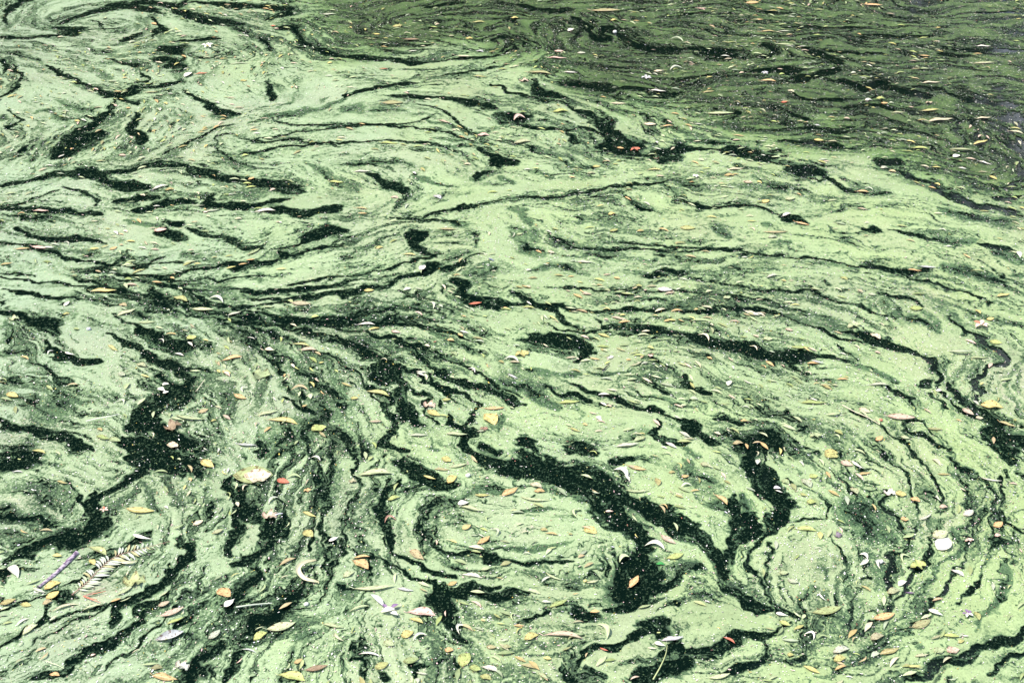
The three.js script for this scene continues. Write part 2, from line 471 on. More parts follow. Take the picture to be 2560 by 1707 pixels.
F d 34 1 0,1000 40,1060 100,1100 180,1130
F d 64 1 0,1320 80,1370 130,1410 180,1450 260,1470
F d 25 1 250,1310 340,1340 420,1360
F d 20 1 520,1220 620,1270 780,1275 800,1330 830,1380
F d 110 1 430,1510 520,1490 620,1460 680,1500
F m 40 .8 0,1530 120,1559
F m 24 .7 780,1290 860,1330
F m 30 .6 830,1350 870,1430
F l 50 .9 1550,1000 1680,1060 1650,900
G d 90 .95 0,60 100,50 200,30
G d 80 1 880,10 1000,40 1100,60 1200,100 1300,120
G m 130 .8 1100,0 1300,60 1450,150
G d 62 .9 1000,80 960,130 880,180 800,240 700,300 640,330
G d 76 1 660,270 640,330 650,400 640,470 580,540 500,560 400,580 300,610 200,640 100,700 0,750
G d 90 .95 720,420 660,490 560,560 460,600
G d 18 1 520,290 600,350 620,420
G d 56 .8 180,680 230,720
G d 60 .9 0,820 40,830
G d 56 1 1200,560 1230,620 1300,640 1310,700 1240,750 1170,800 1130,870 1040,920 960,970 850,1030 800,1100 760,1180
G d 54 1 1150,950 1060,1020 960,1080 940,1150 860,1220 790,1250 720,1310 620,1360 540,1420 480,1490 420,1530
G d 18 .9 700,1030 560,1080 440,1120 360,1150
G d 24 1 340,1050 320,1120 280,1170 180,1210 80,1270 0,1320
G d 80 1 390,970 450,990
G d 28 1 1420,990 1330,1070 1280,1140 1180,1200
G d 70 .95 1500,1290 1440,1360 1380,1390 1310,1440
G d 90 1 1340,1400 1370,1480 1280,1530
G d 56 1 1640,1340 1600,1400 1590,1470 1520,1559
G d 60 1 1550,170 1560,250 1600,330 1620,420 1600,520 1590,600 1560,700
G d 120 .85 1640,240 1660,320 1690,390 1720,410
G d 120 .95 1830,430 1840,520 1860,590
G d 36 1 1940,430 1920,540 1850,640 1750,690 1640,740 1560,780
G d 36 .9 1700,760 1770,820 1800,860
G d 80 .85 1760,860 1640,900 1600,990 1560,1100
G m 30 .9 2100,560 2170,640 2150,720
G d 22 .9 2180,480 2250,560 2300,640
G m 120 .65 2050,900 1980,980 1930,1060 1830,1120 1700,1180
G m 120 .65 2280,20 2300,130 2250,250 2200,330
G d 40 .7 2130,130 2180,220 2240,300
G m 60 .8 2100,370 2200,370
G d 16 .9 1590,150 1660,200 1750,218 1850,180
G m 110 .6 0,420 200,430 400,480
G m 36 .9 950,580 1000,620 900,620
G d 50 .95 440,1530 300,1530 200,1559
G m 30 .9 1100,1380 960,1420
G m 80 .7 2000,1270 2100,1240
G m 120 .55 1750,1250 1650,1300
G m 40 .8 1200,1220 1350,1250
G l 26 1 1400,80 1450,160 1510,200 1500,260 1535,330 1560,420 1555,500 1545,600
G l 50 .9 1190,560 1200,660 1250,700 1180,760 1090,850 1000,900
G l 60 .8 150,900 300,800 450,720 600,640 720,560
G l 40 .8 470,60 560,130 680,160
G l 50 .8 1600,680 1700,620 1800,600
H d 80 1 400,60 470,100 560,170 640,210 720,240
H d 54 1 400,180 340,230 300,290 290,370 300,450 320,530 340,620 320,680
H d 22 1 560,200 450,230 400,250
H d 30 1 320,680 420,710 520,750 620,800 700,820 760,830
H d 20 .95 100,670 250,720 350,760 450,820 550,860 630,880
H d 56 1 620,850 680,900 700,940 690,1000 720,1050 740,1120 760,1200 800,1260 860,1310
H d 100 .95 640,1010 700,1040 740,1090
H d 70 1 740,960 830,950 950,950 1060,970 1180,970 1270,940
H d 25 1 760,920 900,910 1100,900
H d 30 .95 560,400 580,470 590,540 620,600 700,660 820,690 950,700 1080,720 1200,750 1340,760 1480,750 1600,740
H d 28 .95 580,380 650,340 700,340
H m 18 .9 440,450 460,520 500,600
H m 10 .9 700,720 760,750 850,760
H d 80 1 900,0 1000,40 1080,90 1180,100 1260,130 1400,140 1520,180 1640,240
H d 150 1 1200,60 1350,80 1500,130 1640,180 1760,240 1860,260
H d 130 .97 1860,270 2000,340 2120,400 2240,470 2352,540
H d 110 1 1780,330 1850,400 1950,480 2030,540 2080,620
H d 46 1 1880,70 1940,45 2000,40
H d 110 1 2000,480 2060,560 2095,640 2080,740
H d 225 1 2080,680 2050,780 2000,880 1940,960
H d 46 1 2352,830 2250,880 2150,930 2060,1000 1960,1050 1830,1080
H d 48 1 2080,290 2130,360 2230,430 2352,480
H d 50 .9 2000,380 2100,420 2220,480 2352,560
H d 56 1 1590,1100 1680,1110 1740,1130
H m 56 .9 1500,1060 1600,1080
H m 56 .9 1740,1120 1880,1140
H d 16 1 1230,1170 1330,1120 1430,1100
H d 90 1 2200,1130 2130,1180 2200,1220
H d 36 1 2060,1220 1980,1280 1880,1310 1760,1330 1690,1380 1640,1450 1620,1500
H d 48 1 1500,1440 1560,1510 1620,1540
H d 46 .95 1690,1480 1760,1530
H d 90 1 2000,1550 2150,1500 2250,1460 2352,1440
H d 56 1 2200,1390 2352,1310
H d 26 1 800,1390 790,1450 750,1400 640,1430 540,1470 480,1530
H d 40 1 280,1500 340,1559
H d 26 1 800,1480 740,1530
H m 50 .8 20,880 60,930
H m 26 .7 0,420 100,480 200,560
H m 26 .7 120,300 60,400
H m 20 .8 880,1340 920,1420
H m 110 .5 750,330 950,250 1100,260
H m 50 .6 1180,400 1300,380 1480,380
H m 30 .6 740,600 900,640 1100,650 1400,640 1600,580
H l 50 1 560,140 680,110 800,140
H l 60 1 1460,40 1520,70 1600,50
H l 44 1 1200,360 1300,330 1500,330 1650,380
H l 60 .9 2352,900 2200,980 2050,1070 1900,1130
I d 110 1 440,0 480,80 560,150 600,230 680,300 720,370 640,450 590,530
I d 100 1 500,420 450,520 380,600 350,680 300,750 330,850
I d 140 1 0,450 100,540 230,660 320,800
I d 80 .85 300,300 380,380 400,560
I m 130 .8 250,330 350,380 420,330
I m 70 .85 50,790 120,800
I d 70 .9 270,880 400,950 500,1030 600,1060
I m 56 .9 100,950 250,970
I d 42 1 730,1170 660,1220 560,1240 400,1260 250,1310 100,1350 0,1390
I d 40 1 590,1290 580,1370 520,1430 400,1480 300,1530
I d 80 .95 0,1440 60,1420
I d 20 1 640,480 570,560 510,640 490,720 510,810 550,900 590,990 660,1060 740,1100 800,1150
I d 20 .9 620,590 590,680 600,800 590,900 640,1000 720,1070 780,1100
I d 16 .95 650,460 800,450 900,440 1010,400 1000,340 900,270 820,220 750,170
I m 32 .95 930,900 860,950 820,1020 850,1070 880,1130 870,1200
I d 24 .9 860,1200 850,1300 840,1400 750,1420
I d 26 .95 1380,250 1400,340 1450,400 1500,460 1530,530 1550,600 1520,660
I d 44 .95 1470,680 1440,780 1420,860 1430,930
I m 260 .5 1200,350 1280,450 1350,560
I m 140 .55 1250,700 1350,800 1340,900
I m 120 .55 1250,1000 1130,1130 1200,1200
I m 38 .95 2100,360 2050,420 1950,500 1900,560 1950,620 1920,680 1800,740 1740,800 1690,900 1660,1000 1650,1080 1600,1150 1580,1200 1500,1240 1400,1250
I m 14 .9 1830,440 1750,480 1650,540
I d 28 .95 1270,1390 1320,1330 1380,1280
I m 24 .9 1300,1370 1200,1440 1050,1500 900,1530
I m 20 .9 1600,1280 1620,1340
I d 16 .95 2000,150 2060,210 2120,270 2150,310 2140,380 2170,450 2180,470
I d 36 .9 2130,570 2200,600 2130,650
I d 15 .9 2200,430 2280,500 2352,560
I m 66 .95 2250,700 2230,800 2210,900 2190,1000 2140,1070 2080,1150 2060,1230
I d 66 1 2352,1170 2270,1230 2180,1280 2060,1330 1950,1390 1820,1430 1700,1490 1560,1545
I d 34 1 2352,1330 2250,1400 2180,1460 2100,1530
I d 84 1 2240,0 2250,50
I d 40 1 2240,110 2240,170
I d 28 .9 1830,20 1900,80 1980,140
I m 44 .6 970,760 1000,830 990,880
I m 40 .7 1150,800 1180,900 1150,980 1200,950
I d 14 .9 1960,160 1980,300
I m 22 .8 960,1120 1100,1110
I m 56 .9 80,50 130,150 200,200
I l 60 1 30,1060 200,1050 400,1090 600,1150
I l 40 .9 0,700 90,720 170,790
I l 60 .9 600,0 650,120 740,260 760,380
I l 60 .9 700,540 900,490 1050,520 1130,580
I l 50 .9 1650,400 1750,430 1850,400
`;
// broad patches: crop, centre, radii, more (+) or less (-) scum
const PATCHES = `A 300 560 330 160 .16|A 560 260 330 130 .12|A 2100 1395 130 60 .5|A 200 960 250 120 .1|A 1350 920 300 130 .1|A 1500 560 300 80 .1|A 1800 200 400 160 -.12
B 820 620 130 60 .35|B 1260 1145 170 45 .35|B 300 900 400 120 .1|B 1050 1500 160 80 .25|B 1300 700 300 70 .1|B 400 560 300 60 .15
C 2290 800 130 240 -.34|C 250 1450 350 70 .18|C 1330 1230 200 60 .2|C 900 1070 200 50 .15|C 1000 1500 500 80 .15
D 560 750 200 100 .22|D 640 1010 260 90 .2|D 1550 860 170 90 .2|D 150 560 220 60 .12|D 500 1180 160 120 -.12|D 600 1180 260 80 .1|D 1700 1300 300 90 .12|D 1300 480 700 150 -.06|D 2100 640 300 60 -.22
E 1200 620 330 70 .3|E 1850 850 170 110 .35|E 1900 1340 290 110 .3|E 850 1210 160 90 .22|E 1100 90 110 150 .3|E 1550 410 420 130 .22|E 2200 600 250 60 .2|E 1450 620 90 50 .15|E 200 660 380 40 -.22|E 160 350 260 80 -.05|E 350 900 500 300 -.08
F 900 350 800 200 .14|F 700 700 500 120 .15|F 1500 900 220 110 .2|F 600 1130 500 180 .18|F 2250 1000 180 140 -.05|F 1900 800 220 100 .1|F 1400 1450 400 150 .05
G 350 1300 420 200 .12|G 700 120 240 120 .12|G 300 300 350 250 -.12|G 1400 760 160 160 .2|G 1350 360 250 180 -.05|G 1900 900 500 500 -.16|G 200 1000 220 220 .15|G 2150 150 200 200 -.1
H 150 500 200 400 -.1|H 450 330 130 110 .12|H 1700 900 230 120 .05|H 1500 60 100 60 .4|H 1900 1150 240 90 .2|H 1200 600 450 150 -.02|H 1300 1100 400 300 .1|H 300 1050 260 200 -.02|H 2270 200 150 120 .1|H 1950 1430 260 80 .15
I 320 1110 380 100 .4|I 1050 560 120 100 .3|I 780 700 200 200 .16|I 100 380 160 60 .25|I 1900 1250 240 250 .18|I 1950 900 200 200 .1|I 1300 500 260 500 -.16|I 1000 1350 400 250 -.02|I 2300 850 60 250 .1`;
// ---------------------------------------------------------------- rasters of the pond surface, in metres
const GX0 = -4.6, GX1 = 4.6, GZ0 = -9, GZ1 = -0.9, GC = 0.0065;
const GW = Math.round((GX1 - GX0) / GC), GH = Math.round((GZ1 - GZ0) / GC);
const openMap = new Float32Array(GW * GH).fill(-3), thinMap = new Float32Array(GW * GH).fill(-3), thickMap = new Float32Array(GW * GH).fill(-3);
const FC = 0.03, FW = Math.round((GX1 - GX0) / FC), FH = Math.round((GZ1 - GZ0) / FC);
const c2 = new Float32Array(FW * FH), s2 = new Float32Array(FW * FH);
for (let j = 0; j < FH; j++) for (let i = 0; i < FW; i++) { // gentle wandering drift where nothing else is known
  const x = GX0 + i * FC, z = GZ0 + j * FC, e = 0.02, f = (a, b) => fbm(a * 1.1 + 31, b * 1.5 + 77, 3);
  const th = Math.atan2(-(f(x + e, z) - f(x - e, z)) - 0.0, (f(x, z + e) - f(x, z - e)) + 0.014);
  c2[j * FW + i] = 0.03 * Math.cos(2 * th); s2[j * FW + i] = 0.03 * Math.sin(2 * th);
}
function smoothLine(pts) {
  const out = [];
  for (let i = 0; i < pts.length - 1; i++) {
    const p0 = pts[Math.max(0, i - 1)], p1 = pts[i], p2 = pts[i + 1], p3 = pts[Math.min(pts.length - 1, i + 2)];
    for (let k = 0; k < 5; k++) {
      const t = k / 5, t2 = t * t, t3 = t2 * t;
      out.push([0, 1].map((a) => 0.5 * (2 * p1[a] + (p2[a] - p0[a]) * t + (2 * p0[a] - 5 * p1[a] + 4 * p2[a] - p3[a]) * t2 + (3 * p1[a] - p0[a] - 3 * p2[a] + p3[a]) * t3)));
    }
  }
  out.push(pts[pts.length - 1]); return out;
}
for (const line of COURSES.trim().split('\n')) {
  const [c, kind, w, strength, ...rest] = line.trim().split(/\s+/);
  const pts = smoothLine(rest.map((q) => q.split(',').map(Number)));
  const n = pts.length, P = [], R = [];
  for (let i = 0; i < n; i++) {
    const a = pts[Math.max(0, i - 1)], b = pts[Math.min(n - 1, i + 1)], l = Math.hypot(b[0] - a[0], b[1] - a[1]) || 1;
    const nx = -(b[1] - a[1]) / l * w / 2, ny = (b[0] - a[0]) / l * w / 2;
    const q = crop(c, ...pts[i]), u = crop(c, pts[i][0] + nx, pts[i][1] + ny), A = crop(c, ...a), B = crop(c, ...b);
    const tx = B[0] - A[0], tz = B[1] - A[1], tl = Math.hypot(tx, tz) || 1;
    const end = Math.min(1, 0.35 + 4 * Math.min(i, n - 1 - i) / n), wob = 0.65 + 0.7 * vnoise(q[0] * 9 + 3, q[1] * 9 + 8);
    P.push(q); R.push(Math.max(0.003, Math.abs((u[0] - q[0]) * tz - (u[1] - q[1]) * tx) / tl * end * wob));
  }
  const map = kind === 'd' ? openMap : kind === 'm' ? thinMap : kind === 'l' ? thickMap : null; // f only guides the current
  for (let i = 0; i < n - 1; i++) {
    const [ax, az] = P[i], [bx, bz] = P[i + 1], ra = R[i], rb = R[i + 1], reach = Math.max(0.02, Math.max(ra, rb) * 2.6);
    const i0 = Math.max(0, Math.floor((Math.min(ax, bx) - reach - GX0) / GC)), i1 = Math.min(GW - 1, Math.ceil((Math.max(ax, bx) + reach - GX0) / GC));
    const j0 = Math.max(0, Math.floor((Math.min(az, bz) - reach - GZ0) / GC)), j1 = Math.min(GH - 1, Math.ceil((Math.max(az, bz) + reach - GZ0) / GC));
    const dx = bx - ax, dz = bz - az, ll = dx * dx + dz * dz || 1e-9;
    if (map) for (let j = j0; j <= j1; j++) for (let k = i0; k <= i1; k++) {
      const x = GX0 + k * GC - ax, z = GZ0 + j * GC - az, t = clamp((x * dx + z * dz) / ll), d = Math.hypot(x - t * dx, z - t * dz), r = ra + (rb - ra) * t;
      const v = (r - d) / Math.max(r, 0.008) + (strength - 1) * 0.9, at_ = j * GW + k;
      if (v > map[at_]) map[at_] = v;
    }
    const th = Math.atan2(dz, dx), C = Math.cos(2 * th), S = Math.sin(2 * th), L = Math.sqrt(ll), r0 = 0.05 + 1.3 * ra, mx = (ax + bx) / 2, mz = (az + bz) / 2;
    const fi0 = Math.max(0, Math.floor((mx - 0.7 - GX0) / FC)), fi1 = Math.min(FW - 1, Math.ceil((mx + 0.7 - GX0) / FC)), fj0 = Math.max(0, Math.floor((mz - 0.7 - GZ0) / FC)), fj1 = Math.min(FH - 1, Math.ceil((mz + 0.7 - GZ0) / FC));
    for (let j = fj0; j <= fj1; j++) for (let k = fi0; k <= fi1; k++) {
      const d = ((GX0 + k * FC - mx) ** 2 + (GZ0 + j * FC - mz) ** 2) / (r0 * r0), wt = L / r0 / ((1 + d) * (1 + d));
      c2[j * FW + k] += wt * C; s2[j * FW + k] += wt * S;
    }
  }
}
const VX = new Float32Array(FW * FH), VZ = new Float32Array(FW * FH);
for (let k = 0; k < VX.length; k++) { const fx = GX0 + (k % FW) * FC, fz = GZ0 + Math.floor(k / FW) * FC, th = 0.5 * Math.atan2(s2[k], c2[k]) + 1.5 * (fbm(fx * 4.5 + 8, fz * 5.5 + 2, 2) - 0.5); VX[k] = Math.cos(th); VZ[k] = Math.sin(th); }
const flowAt = (x, z) => Math.min(FH - 1, Math.max(0, Math.round((z - GZ0) / FC))) * FW + Math.min(FW - 1, Math.max(0, Math.round((x - GX0) / FC)));
function sample(map, x, z) {
  const u = clamp((x - GX0) / GC, 0, GW - 1.001), v = clamp((z - GZ0) / GC, 0, GH - 1.001), i = u | 0, j = v | 0, a = u - i, b = v - j, k = j * GW + i;
  return (map[k] * (1 - a) + map[k + 1] * a) * (1 - b) + (map[k + GW] * (1 - a) + map[k + GW + 1] * a) * b;
}
// amount of scum before the streaks: patches, and the thin film towards the far right
const PW = 230, PH = 203, baseMap = new Float32Array(PW * PH), filmMap = new Float32Array(PW * PH), sheenTintMap = new Float32Array(PW * PH);
{
  const patches = PATCHES.replace(/\n/g, '|').split('|').map((t) => { const [c, x, y, rx, ry, v] = t.trim().split(' '); const [cx, cz] = crop(c, +x, +y), [ex] = crop(c, +x + +rx, +y), [, fz] = crop(c, +x, +y - +ry), [, gz] = crop(c, +x, +y + +ry); return { cx, cz, rx: Math.abs(ex - cx), rz: Math.abs(gz - fz) / 2, v: +v }; });
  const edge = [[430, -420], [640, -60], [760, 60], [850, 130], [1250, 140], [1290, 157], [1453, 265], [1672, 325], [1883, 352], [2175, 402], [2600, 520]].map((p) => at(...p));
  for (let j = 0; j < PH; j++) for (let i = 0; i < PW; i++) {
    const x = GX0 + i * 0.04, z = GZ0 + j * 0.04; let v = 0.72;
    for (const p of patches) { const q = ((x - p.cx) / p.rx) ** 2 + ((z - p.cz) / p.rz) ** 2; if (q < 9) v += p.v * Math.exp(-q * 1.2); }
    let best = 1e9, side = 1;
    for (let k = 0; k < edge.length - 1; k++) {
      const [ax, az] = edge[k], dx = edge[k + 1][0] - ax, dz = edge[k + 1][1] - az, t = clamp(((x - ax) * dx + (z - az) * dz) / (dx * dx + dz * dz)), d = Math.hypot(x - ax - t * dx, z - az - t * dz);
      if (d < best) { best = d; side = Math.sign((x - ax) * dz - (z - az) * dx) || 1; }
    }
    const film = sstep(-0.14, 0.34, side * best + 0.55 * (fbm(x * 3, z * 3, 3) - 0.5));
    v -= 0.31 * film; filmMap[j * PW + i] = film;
    baseMap[j * PW + i] = v;
    sheenTintMap[j * PW + i] = clamp(0.5 + (x + 0.1) / (2.2 + 0.25 * -z) * 0.55 + 0.5 * (fbm(x * 1.1 + 9, z * 1.1 + 5, 3) - 0.5));  // cooler to the left as painted sky sheen, plus random drift in hue
  }
}
function coarse(map, x, z) {
  const u = clamp((x - GX0) / 0.04, 0, PW - 1.001), v = clamp((z - GZ0) / 0.04, 0, PH - 1.001), i = u | 0, j = v | 0, a = u - i, b = v - j, k = j * PW + i;
  return (map[k] * (1 - a) + map[k + 1] * a) * (1 - b) + (map[k + PW] * (1 - a) + map[k + PW + 1] * a) * b;
}
// streaks: noise drawn out along the current
function streaks(x0, x1, z0, z1, W, H) {
  const broad = new Float32Array(W * H), mid = new Float32Array(W * H), fine = new Float32Array(W * H), step = 0.011, NB = 16, NM = 12, NF = 12;
  for (let j = 0; j < H; j++) for (let i = 0; i < W; i++) {
    const sx = x0 + (i + 0.5) / W * (x1 - x0), sz = z0 + (j + 0.5) / H * (z1 - z0);
    let sb = 0, sm = 0, sf = 0, wb = 0, wm = 0, wf = 0;
    for (let dir = -1; dir <= 1; dir += 2) {
      let x = sx, z = sz, k = flowAt(x, z), px = VX[k] * dir, pz = VZ[k] * dir;
      for (let s = 0; s < NB; s++) {
        k = flowAt(x, z); let vx = VX[k], vz = VZ[k];
        if (vx * px + vz * pz < 0) { vx = -vx; vz = -vz; }
        px = px * 0.4 + vx * 0.6; pz = pz * 0.4 + vz * 0.6;
        const w = 1 - s / NB;
        sb += w * vnoise(x * 36 + 5, z * 36 + 3); wb += w;
        if (s < NM) { const wq = 1 - s / NM; sm += wq * vnoise(x * 88 + 15, z * 88 + 43); wm += wq; }
        if (s < NF) { const wq = 1 - s / NF; sf += wq * vnoise(x * 170 + 71, z * 170 + 29); wf += wq; }
        x += px * step; z += pz * step;
      }
    }
    broad[j * W + i] = sb / wb; mid[j * W + i] = sm / wm; fine[j * W + i] = sf / wf;
  }
  for (const a of [broad, mid, fine]) {
    let m = 0, q = 0; for (const v of a) { m += v; q += v * v; } m /= a.length; const sd = Math.sqrt(q / a.length - m * m);
    for (let k = 0; k < a.length; k++) a[k] = (a[k] - m) / sd;
  }
  return { broad, mid, fine };
}
// ---------------------------------------------------------------- the scum: one sheet a few millimetres proud of the water
const DEEP = [0.016, 0.048, 0.020], MIDG = [0.072, 0.138, 0.054], PALE_SKY_SHEEN = [0.225, 0.305, 0.205], PALE_WARM = [0.240, 0.322, 0.140];  // the cooler pale has the sky's sheen on wet scum put into its colour
const DUST = [['D', 2100, 680, 0.10], ['E', 150, 660, 0.10], ['D', 1700, 760, 0.10], ['F', 2250, 1000, 0.14], ['F', 2200, 1150, 0.10], ['G', 250, 350, 0.12], ['G', 700, 900, 0.08], ['D', 200, 1400, 0.10], ['F', 1680, 480, 0.09], ['I', 1750, 480, 0.08], ['H', 1250, 520, 0.06], ['A', 1500, 800, 0.15]].map(([c, x, y, r]) => [...crop(c, x, y), r]);
const sheets = [
  { x0: -3.2, x1: 0, z0: -3.6, z1: -1.2, W: 2048, H: 1024, cell: 0.016 },
  { x0: 0, x1: 3.2, z0: -3.6, z1: -1.2, W: 2048, H: 1024, cell: 0.016 },
  { x0: -4.2, x1: 4.2, z0: -8.6, z1: -3.6, W: 2048, H: 1024, cell: 0.03 },
];
const amountAt = (x, z) => { for (const s of sheets) if (x >= s.x0 && x < s.x1 && z >= s.z0 && z < s.z1) return s.amount[((z - s.z0) / (s.z1 - s.z0) * s.H | 0) * s.W + ((x - s.x0) / (s.x1 - s.x0) * s.W | 0)]; return 0.7; };
const algaeGeos = [], algaeMats = [];
const grainTex = (() => { const n = 512, d = new Uint8Array(n * n * 4); for (let k = 0; k < n * n; k++) { const i = k % n, j = k / n | 0, v = 255 * clamp(0.55 * table[k] + 0.45 * vnoise(i / 4, j / 4)); d[k * 4] = d[k * 4 + 1] = d[k * 4 + 2] = v; d[k * 4 + 3] = 255; } const t = new THREE.DataTexture(d, n, n); t.magFilter = THREE.LinearFilter; t.wrapS = t.wrapT = THREE.RepeatWrapping; t.needsUpdate = true; return t; })();
for (const s of sheets) {
  const { x0, x1, z0, z1, W, H } = s, hw = W / 2, hh = H / 2;
  const st = streaks(x0, x1, z0, z1, hw, hh);
  const up = (a, i, j) => { const u = clamp(i / 2 - 0.25, 0, hw - 1.001), v = clamp(j / 2 - 0.25, 0, hh - 1.001), p = u | 0, q = v | 0, f = u - p, g = v - q, k = q * hw + p; return (a[k] * (1 - f) + a[k + 1] * f) * (1 - g) + (a[k + hw] * (1 - f) + a[k + hw + 1] * f) * g; };
  const data = new Uint8Array(W * H * 4), amount = new Float32Array(W * H), enc = (v) => 255 * Math.pow(clamp(v), 1 / 2.2);
  const tx = (x1 - x0) / W, tz = (z1 - z0) / H;
  for (let j = 0; j < H; j++) for (let i = 0; i < W; i++) {
    const x = x0 + (i + 0.5) * tx, z = z0 + (j + 0.5) * tz, k = j * W + i;
    const w1 = vnoise(x * 22 + 11, z * 22 + 4) - 0.5, w2 = vnoise(x * 22 + 61, z * 22 + 84) - 0.5, w3 = vnoise(x * 75 + 1, z * 75 + 9) - 0.5, w4 = vnoise(x * 75 + 41, z * 75 + 19) - 0.5;
    const wx = x + 0.030 * w1 + 0.014 * w3, wz = z + 0.030 * w2 + 0.014 * w4;
    // the streaks themselves are rippled by small eddies
    const e1 = vnoise(x * 9 + 200, z * 9 + 14) - 0.5, e2 = vnoise(x * 9 + 250, z * 9 + 64) - 0.5, si = i + (0.050 * e1 + 0.030 * w1 + 0.012 * w3) / tx, sj = j + (0.050 * e2 + 0.030 * w2 + 0.012 * w4) / tz;
    const nb = up(st.broad, si, sj), nm = up(st.mid, si, sj), nf = up(st.fine, si, sj);
    const dots = vnoise(x * 290, z * 290), salt = table[(k * 7919 + 13) & (TN * TN - 1)], grain = 0.5 * salt + 0.5 * dots - 0.5, blot = fbm(x * 14 + 7, z * 14 + 3, 4) - 0.5, film = coarse(filmMap, x, z);
    const om = sample(openMap, wx, wz) + 0.16 * nf + 0.20 * nm + 0.12 * nb + 0.8 * blot, open = sstep(-0.50, 0.02, om + 0.5 * grain);
    const thin = sstep(-0.6, 0.5, sample(thinMap, wx, wz) + 0.18 * nf + 0.22 * nm + 0.16 * nb + 0.6 * blot);
    const thick = sstep(-0.5, 0.3, sample(thickMap, wx, wz) + 0.10 * nf + 0.3 * blot);
    const base = coarse(baseMap, wx, wz) + 0.24 * thick, low = fbm(x * 2.6 + 3, z * 2.6 + 90, 4);
    const calm = clamp(sstep(0.36, 0.70, base - 0.28 + 0.9 * (low - 0.5) + 0.5 * blot) + 0.4 * thick) * (1 - film), rough_ = 1 - calm;
    const s0 = 0.45 * nb + 0.6 * nm + 0.5 * nf, ss = s0 / (0.55 + Math.abs(s0));
    let c = base + 0.02 + (0.07 + 0.32 * rough_) * ss + (0.06 + 0.29 * rough_) * blot - 0.11 * rough_ * (1 - film) - 0.47 * thin;
    // hairline rifts: narrow gaps that run with the streaks, and thin layers beside the open channels
    const n1 = 0.6 * nb + 0.45 * nm, rift = Math.exp(-(((n1 + 0.70) / 0.10) ** 2)) * sstep(0.34, 0.52, vnoise(x * 4.5 + 20, z * 4.5 + 50)) + Math.exp(-(((n1 - 0.35) / 0.07) ** 2)) * sstep(0.5, 0.64, vnoise(x * 4 + 220, z * 4 + 150)), hair = Math.exp(-(((nm - 0.4 * nb + 1.0) / 0.17) ** 2)) * sstep(0.42, 0.6, vnoise(x * 6 + 120, z * 6 + 5));
    const lay = (Math.exp(-(((om + 1.02) / 0.10) ** 2)) + 0.8 * Math.exp(-(((om + 1.45) / 0.09) ** 2))) * sstep(0.40, 0.62, vnoise(x * 8 + 320, z * 8 + 45));
    c -= Math.min(0.62, 0.58 * rift + 0.42 * hair + 0.5 * lay) * (1 - 0.55 * thick * (1 - thin));
    c = c * (1 - open) + open * (-0.03 + 0.11 * Math.max(0, nf + 0.5 * nm - 0.6) + 0.30 * Math.max(0, dots - 0.68)) + 0.10 * grain;
    amount[k] = c - 0.10 * grain;
    const g2 = dots - 0.5 + 0.5 * (salt - 0.5), a = sstep(0.02, 0.26, c + 0.26 * g2), t = sstep(0.14, 0.78, c + (0.14 + 0.30 * rough_) * g2), warm = clamp(coarse(sheenTintMap, x, z) + 0.45 * (fbm(x * 5 + 700, z * 5 + 30, 3) - 0.5));
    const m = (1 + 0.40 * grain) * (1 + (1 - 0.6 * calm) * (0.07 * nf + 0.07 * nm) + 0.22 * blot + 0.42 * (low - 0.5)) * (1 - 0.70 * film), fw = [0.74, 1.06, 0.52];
    let dust = 0.16 * sstep(0.58, 0.74, fbm(x * 4 + 500, z * 4 + 510, 3) + 0.05 * nf); for (const [dx, dz, r] of DUST) { const q = ((x - dx) ** 2 + (z - dz) ** 2) / (r * r); if (q < 4) dust = Math.max(dust, 0.42 * Math.exp(-q) * (0.7 + 0.5 * nf)); }
    for (let q = 0; q < 3; q++) {
      const pale = lerp(lerp(PALE_SKY_SHEEN[q], PALE_WARM[q], warm), [0.29, 0.27, 0.21][q], clamp(dust));
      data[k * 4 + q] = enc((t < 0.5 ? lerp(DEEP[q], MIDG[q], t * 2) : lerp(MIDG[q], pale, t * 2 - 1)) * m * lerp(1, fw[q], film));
    }
    data[k * 4 + 3] = 255 * a;
  }
  s.amount = amount;
  const map = new THREE.DataTexture(data, W, H); map.colorSpace = THREE.SRGBColorSpace; map.magFilter = THREE.LinearFilter; map.minFilter = THREE.LinearFilter; map.needsUpdate = true;
  const bump = grainTex.clone(); bump.repeat.set((x1 - x0) / 0.7, (z1 - z0) / 0.7); bump.needsUpdate = true;
  algaeMats.push(new THREE.MeshStandardMaterial({ name: 'algae', map, transparent: true, roughness: 0.62, bumpMap: bump, bumpScale: 0.0006, side: THREE.DoubleSide }));
  // relief: thick scum stands a little higher; open water is left out
  const nx = Math.round((x1 - x0) / s.cell), nz = Math.round((z1 - z0) / s.cell), pos = [], uv = [], idx = [];
  const mean = (u, v) => { let m = 0, n = 0, top = 0; for (let b = -4; b <= 4; b += 2) for (let a = -4; a <= 4; a += 2) { const i = clamp(Math.round(u * W) + a * 2, 0, W - 1), j = clamp(Math.round(v * H) + b, 0, H - 1), q = clamp(amount[j * W + i]); m += q; n++; if (q > top) top = q; } return [m / n, top]; };
  const tops = [];
  for (let j = 0; j <= nz; j++) for (let i = 0; i <= nx; i++) {
    const u = i / nx, v = j / nz, [m, top] = mean(u, v), rim = i === 0 || j === 0 || i === nx || j === nz;
    pos.push(lerp(x0, x1, u), 0.0025 + (rim ? 0.0015 : 0.002 * Math.min(1, m)), lerp(z0, z1, v)); uv.push(u, v); tops.push(top);
  }
  for (let j = 0; j < nz; j++) for (let i = 0; i < nx; i++) {
    const a = j * (nx + 1) + i, b = a + 1, c = a + nx + 1, d = c + 1;
    if (Math.max(tops[a], tops[b], tops[c], tops[d]) > 0.05) idx.push(a, c, b, b, c, d);
  }
  const g = new THREE.BufferGeometry();
